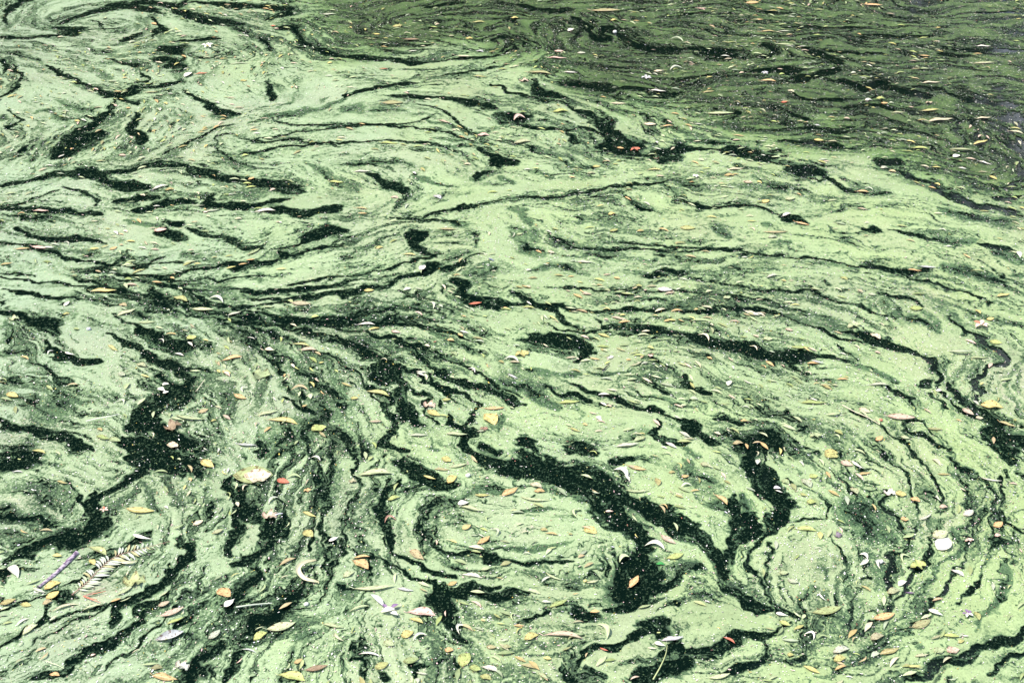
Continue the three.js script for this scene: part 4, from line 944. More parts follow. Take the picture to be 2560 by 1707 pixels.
// ---------------------------------------------------------------- every leaf, petal, twig and flower that the picture shows singly
// crop, first end, second end, kind (with its own breadth where it has one), hue, and what it looks like
const LEAVES = `
G 1590 150 1868 150 raft olive | largest floating leaf, oval, green rimmed with a yellow brown middle, at lower left
G 1380 50 1460 100 oval yellow | bright yellow oval leaf just above left of the largest rimmed leaf
G 1495 930 1575 980 round orange | rounded pale orange leaf directly above a white petal near lower left
G 1535 1055 1600 1005 petal white | round white petal just below the rounded pale orange leaf
G 1790 430 1895 435 ragged pink | crumpled pale pink leaf with a lifted lilac stalk on dark water
G 300 935 415 880 oval yellow | yellow oval leaf lying at the foot of the purple brown stick
G 315 1000 405 945 oval:0.32 yellow | faded yellow leaf below the leaf at the foot of the stick
G 290 1040 357 1012 oval:0.3 tan | small tan leaf beside the dark hole below the stick
G 800 975 917 903 narrow pale | pale green narrow leaf right of the fern frond
G 350 1085 540 1030 sliver cream | long cream sliver below the fern frond's dark hole
G 858 385 1058 400 narrow:0.15 yellow | broad yellow and green narrow leaf above the pale curled strips at left
G 2150 765 2180 890 hook white | large white curled leaf bent like a hook, lower left of centre
G 1060 1290 1262 1225 boat lilac | pale lilac leaf hollow like a boat with dark inside, near bottom left
G 1095 1125 1262 1060 narrow:0.15 pink | pink edged pale leaf above the yellow green leaf near bottom left
G 1140 1172 1260 1122 narrow yellowgreen | yellow green leaf between the pink edged leaf and the hollow lilac leaf
G 1825 1210 2022 1162 narrow:0.2 pale | broad pale green leaf with a smaller yellow green one at its left end
G 1733 1282 1825 1220 oval yellowgreen | yellow green oval leaf at the left end of a broad pale green leaf
G 1428 1275 1508 1212 oval:0.26 greygreen | grey green oval leaf right of the hollow lilac leaf
G 1575 850 1640 822 sliver yellow | yellow crescent leaf above the rounded pale orange leaf
G 1185 525 1265 490 curl pale | 
G 900 565 1035 600 curl white | 
G 810 757 942 750 curl cream | cream curled strip lying over the fern frond's right side
G 60 775 130 855 petal:0.2 white | white folded petal left of the purple brown stick
G 150 1252 255 1172 narrow:0.2 pale | pale folded leaf close to the bottom left edge
G 1040 1520 1212 1552 narrow:0.18 orange | orange and white striped leaf on the bottom edge at left
G 1905 1518 2092 1555 narrow:0.2 yellowgreen | bright yellow green leaf on the bottom edge left of centre
G 610 640 733 692 narrow:0.17 olive | 
G 1455 555 1527 525 oval cream | 
G 1615 1062 1862 1035 twig greygreen | thin straight grey twig right of the round white petal
G 2205 1168 2352 1197 narrow pale | 
G 2280 1235 2345 1292 curl cream | 
G 2080 532 2140 570 round yellow | 
G 2068 400 2162 440 narrow yellow | 
G 1895 180 1978 205 oval red | red brown leaf just right of the largest rimmed leaf
G 838 892 1002 872 ragged olive | 
G 2085 1492 2245 1455 narrow:0.16 brown | brown narrow leaf near the bottom edge left of centre
G 1828 350 1900 298 curl white | white curled strip on dark water below the largest rimmed leaf
G 2078 1045 2110 1030 pebble white | small white oval seed with dark rim, lower left of centre
G 1082 1055 1162 1018 oval pink | 
G 2075 260 2125 252 ragged orange | small orange tufted seed head right of the largest rimmed leaf
G 388 195 462 215 narrow orange | 
G 1320 490 1390 460 oval cream | 
G 900 1375 965 1342 sliver cream | 
G 0 1040 110 1000 oval:0.26 orange | 
G 145 1030 215 1045 oval yellow | 
G 560 1080 705 1035 sliver pale | 
G 2130 30 2195 52 curl white | 
G 1120 365 1150 380 petal white | 
G 1655 255 1690 215 curl cream | 
G 2250 605 2315 575 petal:0.2 white | 
G 1950 170 2060 160 curl pale | 
G 1780 960 1815 900 curl pale | 
G 1915 865 1975 840 sliver cream | 
G 1905 775 2020 720 narrow tan | 
G 1740 1215 1810 1190 sliver pale | 
G 1650 1340 1755 1365 sliver lilac | 
G 820 1020 900 985 sliver pale | 
G 1090 980 1150 945 narrow pale | 
G 610 730 650 765 oval yellow | 
G 2010 1440 2070 1410 oval orange | 
G 315 1425 440 1478 stem pale | thin pale straw at the bottom left
G 1200 1440 1285 1475 ragged white | 
G 1030 1475 1115 1465 oval brown | 
G 340 1520 410 1525 oval orange | 
G 620 1390 655 1378 petal pink | 
G 690 385 735 400 flower pink | pink torn blossom on the dark channel at lower left
H 118 152 357 135 narrow:0.135 pale | big pale green spindle shaped leaf floating left of the dark channel's fork
H 735 208 797 152 oval yellow | yellow leaf at the tip of the dark wedge above the round algae swirl
H 1108 292 1217 240 narrow:0.2 orange | orange cream leaf above the round algae swirl
H 1298 215 1382 235 oval cream | 
H 1325 262 1402 262 oval orange | orange oval leaf on the upper right rim of the round algae swirl
H 918 290 1027 290 narrow yellow | 
H 805 352 882 340 petal:0.36 white | white rounded petal over a long pale leaf left of the swirl's middle
H 830 370 992 402 narrow pale | long pale leaf pointing right from a white petal in the round swirl
H 838 522 897 490 petal:0.3 orange | 
H 938 625 1027 570 narrow:0.2 orange | orange yellow leaf low in the middle of the round algae swirl
H 1672 512 1757 548 round yellow | bright yellow rounded leaf on the right rim of the round algae swirl
H 1368 525 1422 530 oval orange | 
H 1398 552 1492 562 narrow orange | 
H 2190 562 2297 622 narrow:0.2 pink | pink and orange leaf lying right of the dark channel above a white strip
H 2085 622 2225 652 curl:0.13 white | white wavy strip on the dark channel right of the round swirl
H 2158 758 2222 760 oval:0.24 green | vivid green leaf on the dark water pool
H 1982 918 2042 840 narrow:0.2 orange | orange leaf standing out on the dark water pool below the green leaf
H 478 660 572 732 narrow:0.22 tan | tan orange leaf with a long stalk on the left edge of the round swirl
H 92 735 197 790 oval orange | orange oval leaf under a small orange one, lower centre left
H 90 722 203 710 narrow orange | small orange leaf lying across the tip of an orange oval leaf
H 20 850 98 810 oval pale | 
H 95 935 382 915 narrow:0.07 pale | very long pale green leaf left of the lower dark channel
H 388 925 505 945 narrow lilac | 
H 458 1088 657 1105 narrow:0.2 pink | large pinkish orange leaf left of the lower dark channel
H 472 1135 572 1165 narrow:0.16 yellow | yellow leaf just below the large pinkish orange leaf
H 418 1258 502 1220 round yellow | yellow rounded leaf touching a white curled strip near the bottom
H 490 1282 592 1238 curl white | white curled strip touching a yellow rounded leaf near the bottom
H 798 1228 852 1175 crescent white | white crescent petal on the lower dark channel
H 715 1352 777 1345 round orange | small orange rounded leaf low in the lower dark channel
H 830 1465 882 1362 oval:0.3 yellowgreen | yellow green leaf on the right bank of the lower dark channel
H 1258 1282 1357 1242 oval yellow | yellow oval leaf with a dark speck at its tip, bottom centre
H 965 1462 1085 1495 narrow:0.18 white | whitish leaf at bottom centre right of the lower dark channel
H 518 1500 602 1515 narrow white | 
H 238 1475 332 1440 oval:0.3 yellow | 
H 128 1370 282 1388 sliver white | 
H 738 908 802 882 oval orange | 
H 828 828 972 850 narrow white | 
H 1688 892 1772 870 curl cream | 
H 1665 885 1688 876 pebble yellow | tiny yellow ball at the end of a cream strip beside the dark pool
H 1400 820 1522 872 sliver pale | 
H 2150 1298 2224 1325 petal:0.22 white | white petal at the tip of a thin bent stem, bottom right of centre
H 2200 1285 2352 1262 narrow:0.13 lilac | lilac grey narrow leaf beside the white petal, bottom right of centre
H 1878 108 1975 172 curl:0.14 white | white curled strip right of the wide dark channel
H 1965 88 2095 118 narrow:0.14 orange | orange yellow leaf right of the wide dark channel
H 2235 722 2352 690 narrow:0.2 yellowgreen | yellow green leaf with an orange tip at the dark pool's right edge
H 1768 1165 1838 1272 curl:0.12 pale | 
H 1905 745 1972 708 curl:0.2 pale | 
H 1435 1055 1560 1005 narrow:0.14 yellowgreen | 
H 1775 1338 1832 1358 narrow red | 
H 1815 400 1870 400 petal:0.2 pink | pink petal with a thin stalk on the wide dark channel
H 1390 1242 1662 1262 narrow:0.09 pink | 
H 955 1525 1038 1545 oval yellow | 
H 740 98 875 72 narrow pale | 
H 645 108 755 118 narrow tan | 
H 695 35 758 62 round yellow | 
H 300 468 382 452 crescent brown | 
H 60 200 115 195 ragged pink | 
H 325 325 410 298 oval:0.2 yellowgreen | 
H 2040 1065 2130 1040 narrow pale | 
H 430 1430 540 1410 oval olive | 
H 300 1290 370 1320 oval:0.36 pale | 
H 1380 1015 1448 1022 petal:0.2 white | 
H 1228 305 1440 328 sliver pale | 
H 1600 440 1635 385 crescent pale | 
H 1038 520 1075 570 crescent white | 
H 1000 470 1025 432 crescent pale | 
H 1170 1140 1205 1095 crescent pale | 
H 860 165 890 150 pebble white | 
H 1950 262 2125 258 sliver pale | 
H 2160 175 2180 225 oval orange | 
H 2245 135 2295 130 oval orange | 
H 1000 1325 1070 1330 oval tan | 
H 1105 1335 1170 1330 oval tan | 
H 60 1085 205 1045 sliver pale | 
H 885 1470 962 1490 round yellowgreen | 
H 1350 1505 1425 1550 narrow pale | 
H 800 1345 828 1340 narrow red | 
I 1765 662 1838 582 petal:0.34 white | brightest pure white teardrop petal, lower right
I 1392 272 1482 280 ragged white | white ragged blossom touching a yellow leaf, lower right
I 1472 280 1548 292 round yellow | yellow leaf touching a white ragged blossom, lower right
I 1572 315 1643 335 oval:0.34 orange | orange yellow oval leaf right of the white ragged blossom
I 1732 578 1826 535 oval:0.34 pale | pale green rounded leaf just above the pure white teardrop petal
I 1508 455 1562 462 round orange | small round orange leaf with a pointed tip left of the teardrop petal
I 1578 782 1672 760 ragged yellowgreen | ragged yellow green leaf below left of the teardrop petal
I 1230 690 1288 722 curl:0.2 white | upper white piece of an S shaped curl, lower right
I 1235 775 1278 730 curl:0.2 white | lower white piece of an S shaped curl, lower right
I 1350 788 1392 740 crescent white | 
I 1510 738 1562 700 crescent pale | 
I 1530 585 1602 552 curl:0.2 pale | 
I 1328 1140 1470 1100 oval:0.2 orange | orange brown oval leaf, largest orange one at lower right
I 1697 1075 1798 1118 petal:0.2 white | bright white oblong petal right of the orange brown oval leaf
I 1418 962 1505 932 oval cream | 
I 1232 908 1308 950 narrow orange | 
I 1042 1370 1158 1335 oval:0.2 white | 
I 1050 1425 1135 1398 oval:0.3 yellow | 
I 1052 1492 1135 1455 narrow orange | 
I 1368 1375 1500 1338 narrow:0.16 orange | 
I 1825 1358 1908 1345 round pink | pinkish white rounded leaf near the bottom right
I 1735 1362 1805 1350 round pale | 
I 680 1150 755 1185 oval yellowgreen | yellow green leaf at the right tip of the bright algae tongue
I 293 1262 378 1302 narrow red | red leaf below the bright algae tongue near the bottom
I 238 285 328 352 narrow:0.17 orange | rust orange leaf between the two arms of the dark channel
I 138 75 208 85 oval:0.34 cream | 
I 820 282 868 298 oval yellow | 
I 865 340 932 335 round yellowgreen | 
I 885 168 942 158 round yellowgreen | yellow green round leaf above the pale patch right of the dark arm
I 692 188 750 208 oval:0.36 pale | 
I 985 10 1085 25 round yellow | 
I 1098 60 1182 85 oval:0.34 pink | pinkish white leaf left of a white curl at right
I 1170 55 1250 108 curl white | 
I 1165 240 1218 280 oval:0.34 cream | 
I 860 1228 925 1270 crescent white | 
I 908 1095 1112 1055 narrow:0.15 olive | 
I 198 1545 345 1515 narrow pale | 
I 1590 1195 1715 1142 oval:0.2 tan | 
I 1300 1282 1392 1245 oval:0.26 pink | 
I 1850 798 1945 845 narrow:0.2 white | white and pink folded petal below the pure white teardrop petal
I 1728 38 1785 88 petal:0.2 cream | 
I 2055 170 2205 195 sliver white | thin white curved strip near the right edge, lower half
I 2145 510 2205 475 oval orange | 
I 1635 465 1725 415 sliver white | white straight sliver among pink petals at lower right
I 778 515 938 530 narrow:0.16 yellowgreen | 
I 1492 910 1548 882 petal:0.26 white | 
I 1605 1392 1702 1378 narrow cream | 
I 732 1380 778 1380 round yellow | 
I 1540 955 1608 960 narrow purple | small purple petal right of a cream leaf at lower right
I 68 265 132 258 narrow orange | 
I 10 165 62 155 oval orange | 
I 0 235 78 218 curl white | 
I 678 828 742 818 oval:0.34 pale | 
I 735 872 812 888 oval white | 
I 830 180 900 235 oval:0.3 white | 
I 640 240 690 245 petal lilac | 
I 2245 205 2310 215 narrow pink | pink petal pair near the right edge, lower half
I 2150 570 2195 560 oval:0.3 pink | pink leaf beside dark water near the right edge
I 1770 375 1830 370 oval:0.32 pink | 
I 1750 290 1780 335 curl white | 
I 1950 600 2000 590 ragged pink | 
I 1940 430 2005 390 oval white | 
I 910 655 975 652 sliver white | 
I 1935 1120 1990 1095 flower purple | small purple and white flower near the bottom right
I 1760 145 1850 145 narrow orange | 
I 1215 150 1310 135 narrow orange | orange leaf bent over a fold, right of the dark arm
I 1720 1010 1800 995 narrow tan | 
I 1900 1300 1945 1280 oval yellow | 
I 1360 755 1385 740 pebble white | 
I 655 1100 730 1115 petal:0.2 white | white petal at the right tip of the bright algae tongue
I 2015 1085 2050 1140 oval:0.25 yellow | 
I 1060 575 1110 555 ragged purple | dark purple torn petals on a smooth green patch
F 2052 1228 2212 1235 oval:0.3 yellow | large bright yellow oval leaf at the right edge of the picture
F 2118 785 2205 800 oval:0.32 yellowgreen | yellow green oval leaf below the pink blossom at right
F 2005 680 2110 680 flower pink | pink blossom at the right edge, middle height
F 1302 735 1373 768 oval:0.32 cream | cream white oval leaf on the curving dark channel at right
F 1932 1250 2008 1292 oval:0.3 pink | pinkish leaf lying in the dark channel left of the large yellow leaf
F 2022 1312 2072 1318 round cream | cream rounded leaf just below the pinkish leaf in the dark channel
F 1572 562 1663 560 oval:0.34 yellowgreen | 
F 892 920 988 942 sliver:0.12 lilac | bluish white sliver at the end of the dark channel, right of centre
F 440 580 545 610 narrow:0.17 white | white leaf with a dark stalk trailing right, above the upper right channel
F 128 738 205 782 curl cream | 
F 482 818 532 845 curl cream | 
F 588 352 668 330 narrow white | 
F 892 422 982 436 narrow pale | 
F 1288 462 1342 470 oval white | 
F 828 1205 1003 1210 narrow yellowgreen | 
F 1002 1298 1105 1275 curl pale | 
F 1222 1245 1302 1275 oval:0.3 cream | 
F 1358 1330 1386 1330 pebble red | bright red berry on the algae, right of centre
F 1418 1300 1612 1308 oval:0.2 pink | large faded pink and tan leaf, middle right
F 1285 1085 1428 1085 narrow white | 
F 988 1545 1082 1545 round yellow | 
F 570 770 632 775 round pale | 
F 1098 345 1148 365 oval yellow | 
F 2018 572 2058 598 oval yellow | 
F 2098 640 2148 628 oval yellow | 
F 0 8 108 12 oval yellow | 
F 298 490 346 486 round pale | 
F 358 1490 432 1480 oval tan | 
F 1838 862 2012 860 curl:0.07 white | 
F 1988 898 2112 896 narrow pale | 
F 748 825 893 828 narrow yellowgreen | 
F 60 645 222 650 sliver pale | 
F 538 1412 602 1442 narrow pale | 
F 888 1442 962 1430 ragged pale | 
F 1048 1425 1098 1455 curl pale | 
F 1508 1440 1572 1452 oval pale | 
F 2168 480 2258 465 narrow:0.18 yellow | 
F 1638 275 1755 282 narrow lilac | 
F 1558 298 1652 308 narrow orange | 
F 143 548 222 562 narrow cream | 
F 1110 1222 1370 1362 stem cream | long thin straw lying slantwise, right of centre
F 2180 1335 2300 1372 narrow orange | 
F 600 75 670 68 oval white | 
F 565 40 745 36 sliver tan | 
F 1150 690 1225 665 ragged pale | 
F 720 700 775 715 oval pink | 
F 1340 1470 1385 1440 oval orange | 
F 1790 1120 1745 1125 petal white | 
F 1690 1385 1800 1390 narrow tan | 
F 2300 170 2330 215 petal:0.2 white | white shining petal on the right edge, upper middle
F 1985 300 2100 310 sliver olive | 
F 325 1090 355 1060 petal white | 
F 430 1050 500 1085 sliver white | 
F 640 610 660 632 stem black | 
E 988 1285 1066 1355 oval:0.34 yellow | bright yellow notched leaf right of the forked dark channels, centre
E 983 1246 1128 1243 narrow orange | orange narrow leaf just above the bright yellow notched leaf
E 880 535 972 525 narrow:0.17 red | red and orange leaf on the left shore of the dark streak, centre
E 598 1262 683 1300 oval yellow | yellow oval leaf between the two forked dark channels, centre
E 722 1420 873 1425 narrow pale | pale whitish leaf left of the winding dark channel, centre
E 478 1432 603 1428 narrow white | 
E 955 1390 1012 1385 ragged brown | red brown torn leaf below the bright yellow notched leaf
E 935 1405 1002 1395 narrow white | 
E 72 1178 127 1175 oval:0.34 yellow | 
E 163 442 233 438 oval yellow | yellow oval leaf on the dark streak left of centre
E 115 670 240 665 narrow:0.1 white | 
E 350 715 412 725 oval pink | 
E 243 150 297 140 oval yellow | 
E 1122 902 1227 922 curl white | white curl on the green right of centre
E 520 995 598 1002 narrow white | 
E 1568 1382 1648 1410 narrow yellow | 
E 1758 1298 1790 1330 petal white | 
E 1888 1508 2048 1488 narrow white | 
E 1618 240 1733 246 narrow white | 
E 2168 430 2273 438 oval white | 
E 1822 900 1872 888 oval:0.34 white | white blossom petal on a smooth bright patch right of centre
E 1795 990 1840 950 twig black | short black twig on a smooth bright patch right of centre
E 1238 555 1335 560 narrow yellow | 
E 615 515 645 560 curl white | 
E 545 298 582 265 petal white | white petal standing in the dark streak, upper centre
E 958 183 1003 200 curl white | 
E 1012 218 1056 238 narrow blue | blue sliver on the green, upper centre
E 1845 35 1903 20 oval yellow | 
E 178 1130 342 1158 narrow yellow | 
E 568 1215 652 1232 ragged pink | pale pink ragged leaf between the two forked dark channels
E 1198 880 1290 868 ragged yellow | 
E 1498 1208 1642 1195 narrow yellowgreen | 
E 880 968 928 998 curl white | 
E 1208 58 1250 45 oval pale | 
E 1180 75 1192 40 sliver white | 
E 678 18 793 20 narrow tan | 
E 198 1340 292 1335 narrow pink | 
E 698 1190 758 1188 oval yellow | 
E 428 190 522 198 narrow yellow | 
E 1900 660 1985 650 narrow orange | 
E 1860 620 1960 640 narrow pink | 
E 2100 885 2140 890 ragged pink | 
E 1740 400 1800 405 narrow orange | 
E 2280 855 2320 850 oval:0.34 pale | 
E 760 75 820 62 sliver white | 
E 1145 1010 1215 1045 narrow lilac | 
E 2020 405 2068 412 oval yellow | 
E 1980 960 2070 920 sliver cream | 
E 760 860 800 885 oval pale | 
E 540 1395 565 1370 sliver white | 
E 2085 1440 2010 1470 oval pale | 
E 1420 175 1465 185 round cream | 
D 1142 1488 1218 1508 round cream | cream rounded leaf with a pointed tip on the broad dark pool at left
D 2128 1395 2232 1378 round yellowgreen | yellow green rounded leaf with dark spots, left of centre
D 588 1338 820 1292 stem white | white straight straw lying left of the broad dark pool
D 1110 1085 1157 1078 petal:0.34 white | upper of three white petals together on dark water at left
D 1085 1108 1128 1128 petal:0.34 white | left one of three white petals together on dark water at left
D 1113 1140 1155 1128 petal:0.34 white | lowest of three white petals together on dark water at left
D 800 608 932 565 narrow:0.16 pale | pale green leaf with a pink tip at left, middle height
D 618 445 797 440 narrow yellow | 
D 898 322 992 290 narrow yellow | 
D 748 158 802 140 oval orange | orange leaf beside a thin pale strip, upper left of the middle
D 812 532 868 542 oval:0.3 tan | 
D 1188 482 1283 508 oval:0.2 yellow | 
D 48 1140 123 1170 oval yellow | yellow oval leaf near the left edge
D 98 155 203 150 narrow orange | 
D 212 138 328 148 narrow:0.14 pink | 
D 0 265 92 250 narrow orange | 
D 1312 565 1463 570 oval:0.15 pale | 
D 1558 608 1652 582 narrow white | 
D 1428 490 1533 518 curl white | 
D 1993 525 2128 532 oval:0.2 pink | 
D 1515 918 1655 890 narrow:0.15 orange | 
D 943 658 1067 650 narrow pale | 
D 1518 988 1578 1005 oval yellow | 
D 1995 800 2122 815 narrow yellow | 
D 2040 845 2165 840 narrow:0.16 pink | 
D 1598 1152 1684 1182 narrow:0.2 orange | orange brown leaf below a white crescent, left of centre
D 1988 1112 2108 1110 curl tan | 
D 1650 1135 1688 1103 crescent white | 
D 658 1435 748 1462 narrow:0.2 yellowgreen | 
D 748 1450 825 1472 oval pale | 
D 932 945 998 960 oval cream | 
D 808 1010 855 1025 round white | 
D 853 1112 888 1072 petal:0.25 pale | 
D 1275 765 1343 755 round yellowgreen | 
D 438 545 475 508 petal:0.2 white | 
D 60 640 132 625 ragged pale | 
D 320 878 362 848 curl white | 
D 438 862 508 880 curl white | 
D 1345 1130 1402 1052 stem cream | cream straw at the right end of the broad dark pool
D 428 602 478 595 oval yellow | 
D 1828 1320 2042 1345 narrow yellow | long yellow leaf, lowest of a loose cluster left of centre
D 1758 1295 1905 1262 narrow pale | 
D 738 815 805 858 narrow yellow | 
D 803 1195 852 1215 crescent white | 
D 1815 835 1872 848 petal cream | 
D 590 708 622 703 pebble lilac | round bluish white bubble at left, middle height
D 1618 1492 1755 1500 narrow lilac | 
D 218 1530 315 1548 narrow yellow | 
D 1690 760 1745 772 sliver white | 
D 1190 1300 1410 1325 sliver pale | 
D 1355 1275 1425 1250 oval tan | 
D 690 148 745 130 narrow yellow | 
D 1690 195 1780 150 narrow pale | 
D 1680 232 1745 222 narrow orange | 
D 665 1385 700 1400 oval orange | 
D 1130 1395 1240 1345 ragged brown | brown twiggy tuft in the broad dark pool at left
D 650 240 640 250 petal white | 
D 1440 1335 1480 1325 oval yellow | 
D 2180 940 2215 930 oval yellow | 
D 1300 670 1330 700 narrow pink | 
D 2065 1235 2100 1220 oval orange | 
D 1725 1000 1850 1030 ragged pale | 
D 1050 30 1140 20 oval pink | 
A 1390 315 1445 335 flower white | white blossom on dark water at the upper left
A 1335 515 1422 508 narrow red | bright red leaf beside a white petal at the upper left
A 1263 535 1312 502 petal:0.25 white | white petal left of the bright red leaf
A 1698 1238 1738 1222 oval:0.3 orange | orange leaf alone on the black streak at left, upper part
A 1033 1308 1147 1275 narrow:0.13 white | white narrow leaf above the black streak, upper left
A 1642 560 1688 560 round yellow | 
A 388 265 432 260 oval cream | 
A 883 300 928 292 petal:0.3 white | 
A 1038 165 1068 178 oval orange | 
A 1622 250 1655 254 oval white | 
A 1733 1460 1883 1448 narrow white | white narrow leaf on the black streak left of the smooth green lens
A 1403 1458 1503 1445 narrow white | 
A 1308 1415 1403 1415 sliver white | 
A 228 1450 333 1452 narrow pink | 
A 1123 1308 1193 1303 oval orange | 
A 958 1340 993 1346 oval cream | 
A 2248 1250 2352 1260 narrow yellowgreen | 
A 1036 910 1072 895 oval orange | 
A 812 1070 863 1075 oval pink | 
A 988 642 1083 636 narrow tan | 
A 398 1085 442 1066 narrow white | 
A 1850 188 1885 186 oval red | 
A 510 830 545 838 oval yellow | 
A 425 650 455 640 petal white | 
A 860 748 893 748 oval orange | small bright orange leaf at the upper left between dark streaks
A 1390 1530 1200 1225 none none | 
A 215 1205 250 1200 narrow orange | 
A 480 1035 500 1025 oval orange | 
A 1370 905 1425 890 narrow orange | 
A 700 740 640 745 narrow pink | 
A 1560 450 1700 440 sliver white | 
A 2200 106 2300 104 narrow white | 
A 1870 720 1960 715 sliver white | 
B 858 270 910 270 round yellow | bright yellow rounded leaf beside the spiral at the top
B 358 190 428 180 oval yellow | 
B 230 243 275 243 oval yellow | 
B 743 255 780 253 oval:0.34 cream | 
B 898 162 995 157 narrow yellow | 
B 1453 775 1562 765 oval:0.2 yellowgreen | 
B 1183 992 1308 972 narrow:0.16 cream | 
B 1988 1035 2048 1025 ragged red | red and orange leaf on the dark channel, upper middle
B 1893 1018 1942 1024 oval orange | orange oval leaf on dark water left of the red and orange leaf
B 1728 1148 1783 1145 oval:0.32 yellow | 
B 1183 825 1262 808 curl:0.2 pink | brown and pink curled leaf on a dark lens, upper middle
B 288 710 433 712 oval:0.2 tan | 
B 278 983 403 990 narrow yellowgreen | 
B 1848 715 1958 718 narrow cream | 
B 1833 1478 1883 1468 oval:0.32 yellow | 
B 928 355 983 362 oval lilac | lilac white petal below the spiral at the top
B 263 480 328 480 narrow red | 
B 843 1132 897 1136 oval cream | 
B 638 1348 693 1368 oval:0.3 lilac | 
B 2198 878 2278 868 narrow orange | 
B 2078 857 2163 860 oval cream | 
B 1718 82 1923 78 narrow tan | 
B 913 527 1003 533 narrow yellow | 
B 1400 950 1442 965 sliver white | 
B 938 935 1023 930 oval pink | 
B 2098 1172 2203 1172 narrow yellow | 
B 1688 1196 1748 1194 oval cream | 
B 673 828 755 850 narrow pink | 
B 2063 535 2128 548 flower lilac | small blue and white blossom in the dark upper part, right of the spiral
B 1168 130 1220 128 oval yellow | 
B 1620 370 1680 370 oval:0.3 white | 
B 1420 400 1550 408 narrow pink | 
B 1285 505 1450 512 narrow tan | 
B 1525 500 1625 504 narrow white | 
B 1225 560 1290 560 ragged pink | 
B 1560 220 1600 205 petal white | 
B 2255 275 2352 290 curl white | 
B 1850 148 1895 140 oval yellow | 
B 1870 230 1890 222 pebble white | 
B 415 1155 455 1150 curl white | 
B 92 1182 215 1180 narrow white | 
B 100 1430 190 1440 narrow orange | 
B 345 1355 400 1362 oval pink | 
B 2250 485 2340 470 curl white | 
B 2145 495 2210 490 oval cream | 
B 2120 625 2230 635 narrow white | 
B 435 278 545 278 narrow brown | 
B 800 390 895 395 narrow cream | 
B 465 360 530 355 narrow white | 
B 1465 358 1530 355 oval pink | 
C 565 505 600 520 flower lilac | pale lilac star blossom in the dark upper right
C 925 865 952 872 flower lilac | small star blossom below the pale lilac one, dark upper right
C 85 1218 130 1222 flower white | white star blossom on bright green, upper right of centre
C 1698 838 1873 818 narrow:0.12 cream | largest pale yellow leaf in the dark upper right
C 1653 768 1773 758 narrow yellow | 
C 2008 995 2108 970 narrow yellow | yellow orange leaf low in the dark area near the right edge
C 1533 968 1613 988 narrow yellow | 
C 558 1395 611 1375 oval:0.32 yellow | bright yellow leaf on the dark edge, upper right of centre
C 543 222 653 220 narrow orange | 
C 548 558 658 563 narrow orange | 
C 1368 1160 1423 1155 oval:0.26 white | 
C 1868 1085 1916 1070 petal:0.3 white | 
C 2038 1112 2133 1138 narrow white | 
C 2118 1212 2168 1242 oval yellow | 
C 2043 1184 2108 1188 narrow pink | 
C 2028 818 2133 814 narrow cream | 
C 1263 695 1313 690 oval:0.3 white | 
C 658 305 783 316 narrow pale | 
C 158 642 238 630 narrow orange | 
C 185 785 370 785 oval:0.12 pale | 
C 698 1492 758 1468 narrow:0.2 white | white leaf on the dark curve, middle right
C 783 1528 888 1552 narrow orange | 
C 1203 1320 1293 1322 narrow orange | 
C 1263 1298 1323 1310 curl white | 
C 493 142 573 140 narrow orange | 
C 453 28 543 20 oval orange | 
C 363 930 443 942 narrow orange | 
C 1658 576 1783 572 narrow cream | 
C 2253 880 2333 890 narrow yellow | 
C 2248 905 2352 922 narrow cream | 
C 1583 1022 1703 1026 narrow yellowgreen | 
C 1888 1285 1955 1302 oval pale | 
C 735 628 783 640 oval cream | 
C 110 60 175 75 narrow pink | 
C 1840 1030 2030 1040 curl:0.06 cream | 
C 1235 530 1310 538 narrow yellowgreen | 
C 1340 685 1400 683 oval yellowgreen | 
C 1375 715 1425 715 oval orange | 
C 1430 712 1465 712 petal white | 
C 1450 780 1540 780 narrow cream | 
C 1620 832 1690 828 narrow orange | 
C 2005 440 2160 435 narrow cream | 
C 560 698 590 700 oval orange | 
C 690 708 735 706 oval red | 
C 925 75 990 75 narrow yellow | 
C 600 80 670 80 narrow yellow | 
C 1255 38 1390 40 narrow orange | 
C 1640 268 1700 262 narrow yellowgreen | 
C 1640 388 1710 390 narrow orange | 
C 2030 325 2130 325 narrow white | 
C 680 222 755 222 narrow white | 
C 1750 198 1785 195 oval yellow | 
C 800 332 870 322 sliver white | 
C 330 1168 440 1160 narrow cream | 
C 300 1210 375 1208 oval orange | 
C 435 1252 500 1256 oval pink | 
C 720 1375 790 1365 oval pale | 
C 915 965 985 968 oval yellow | 
C 1005 975 1080 975 narrow pink | 
C 1010 1385 1080 1375 narrow pale | 
C 2050 1450 2120 1455 narrow yellow | 
C 1565 740 1600 745 oval pink | 
C 1680 715 1725 712 ragged pink | 
`;
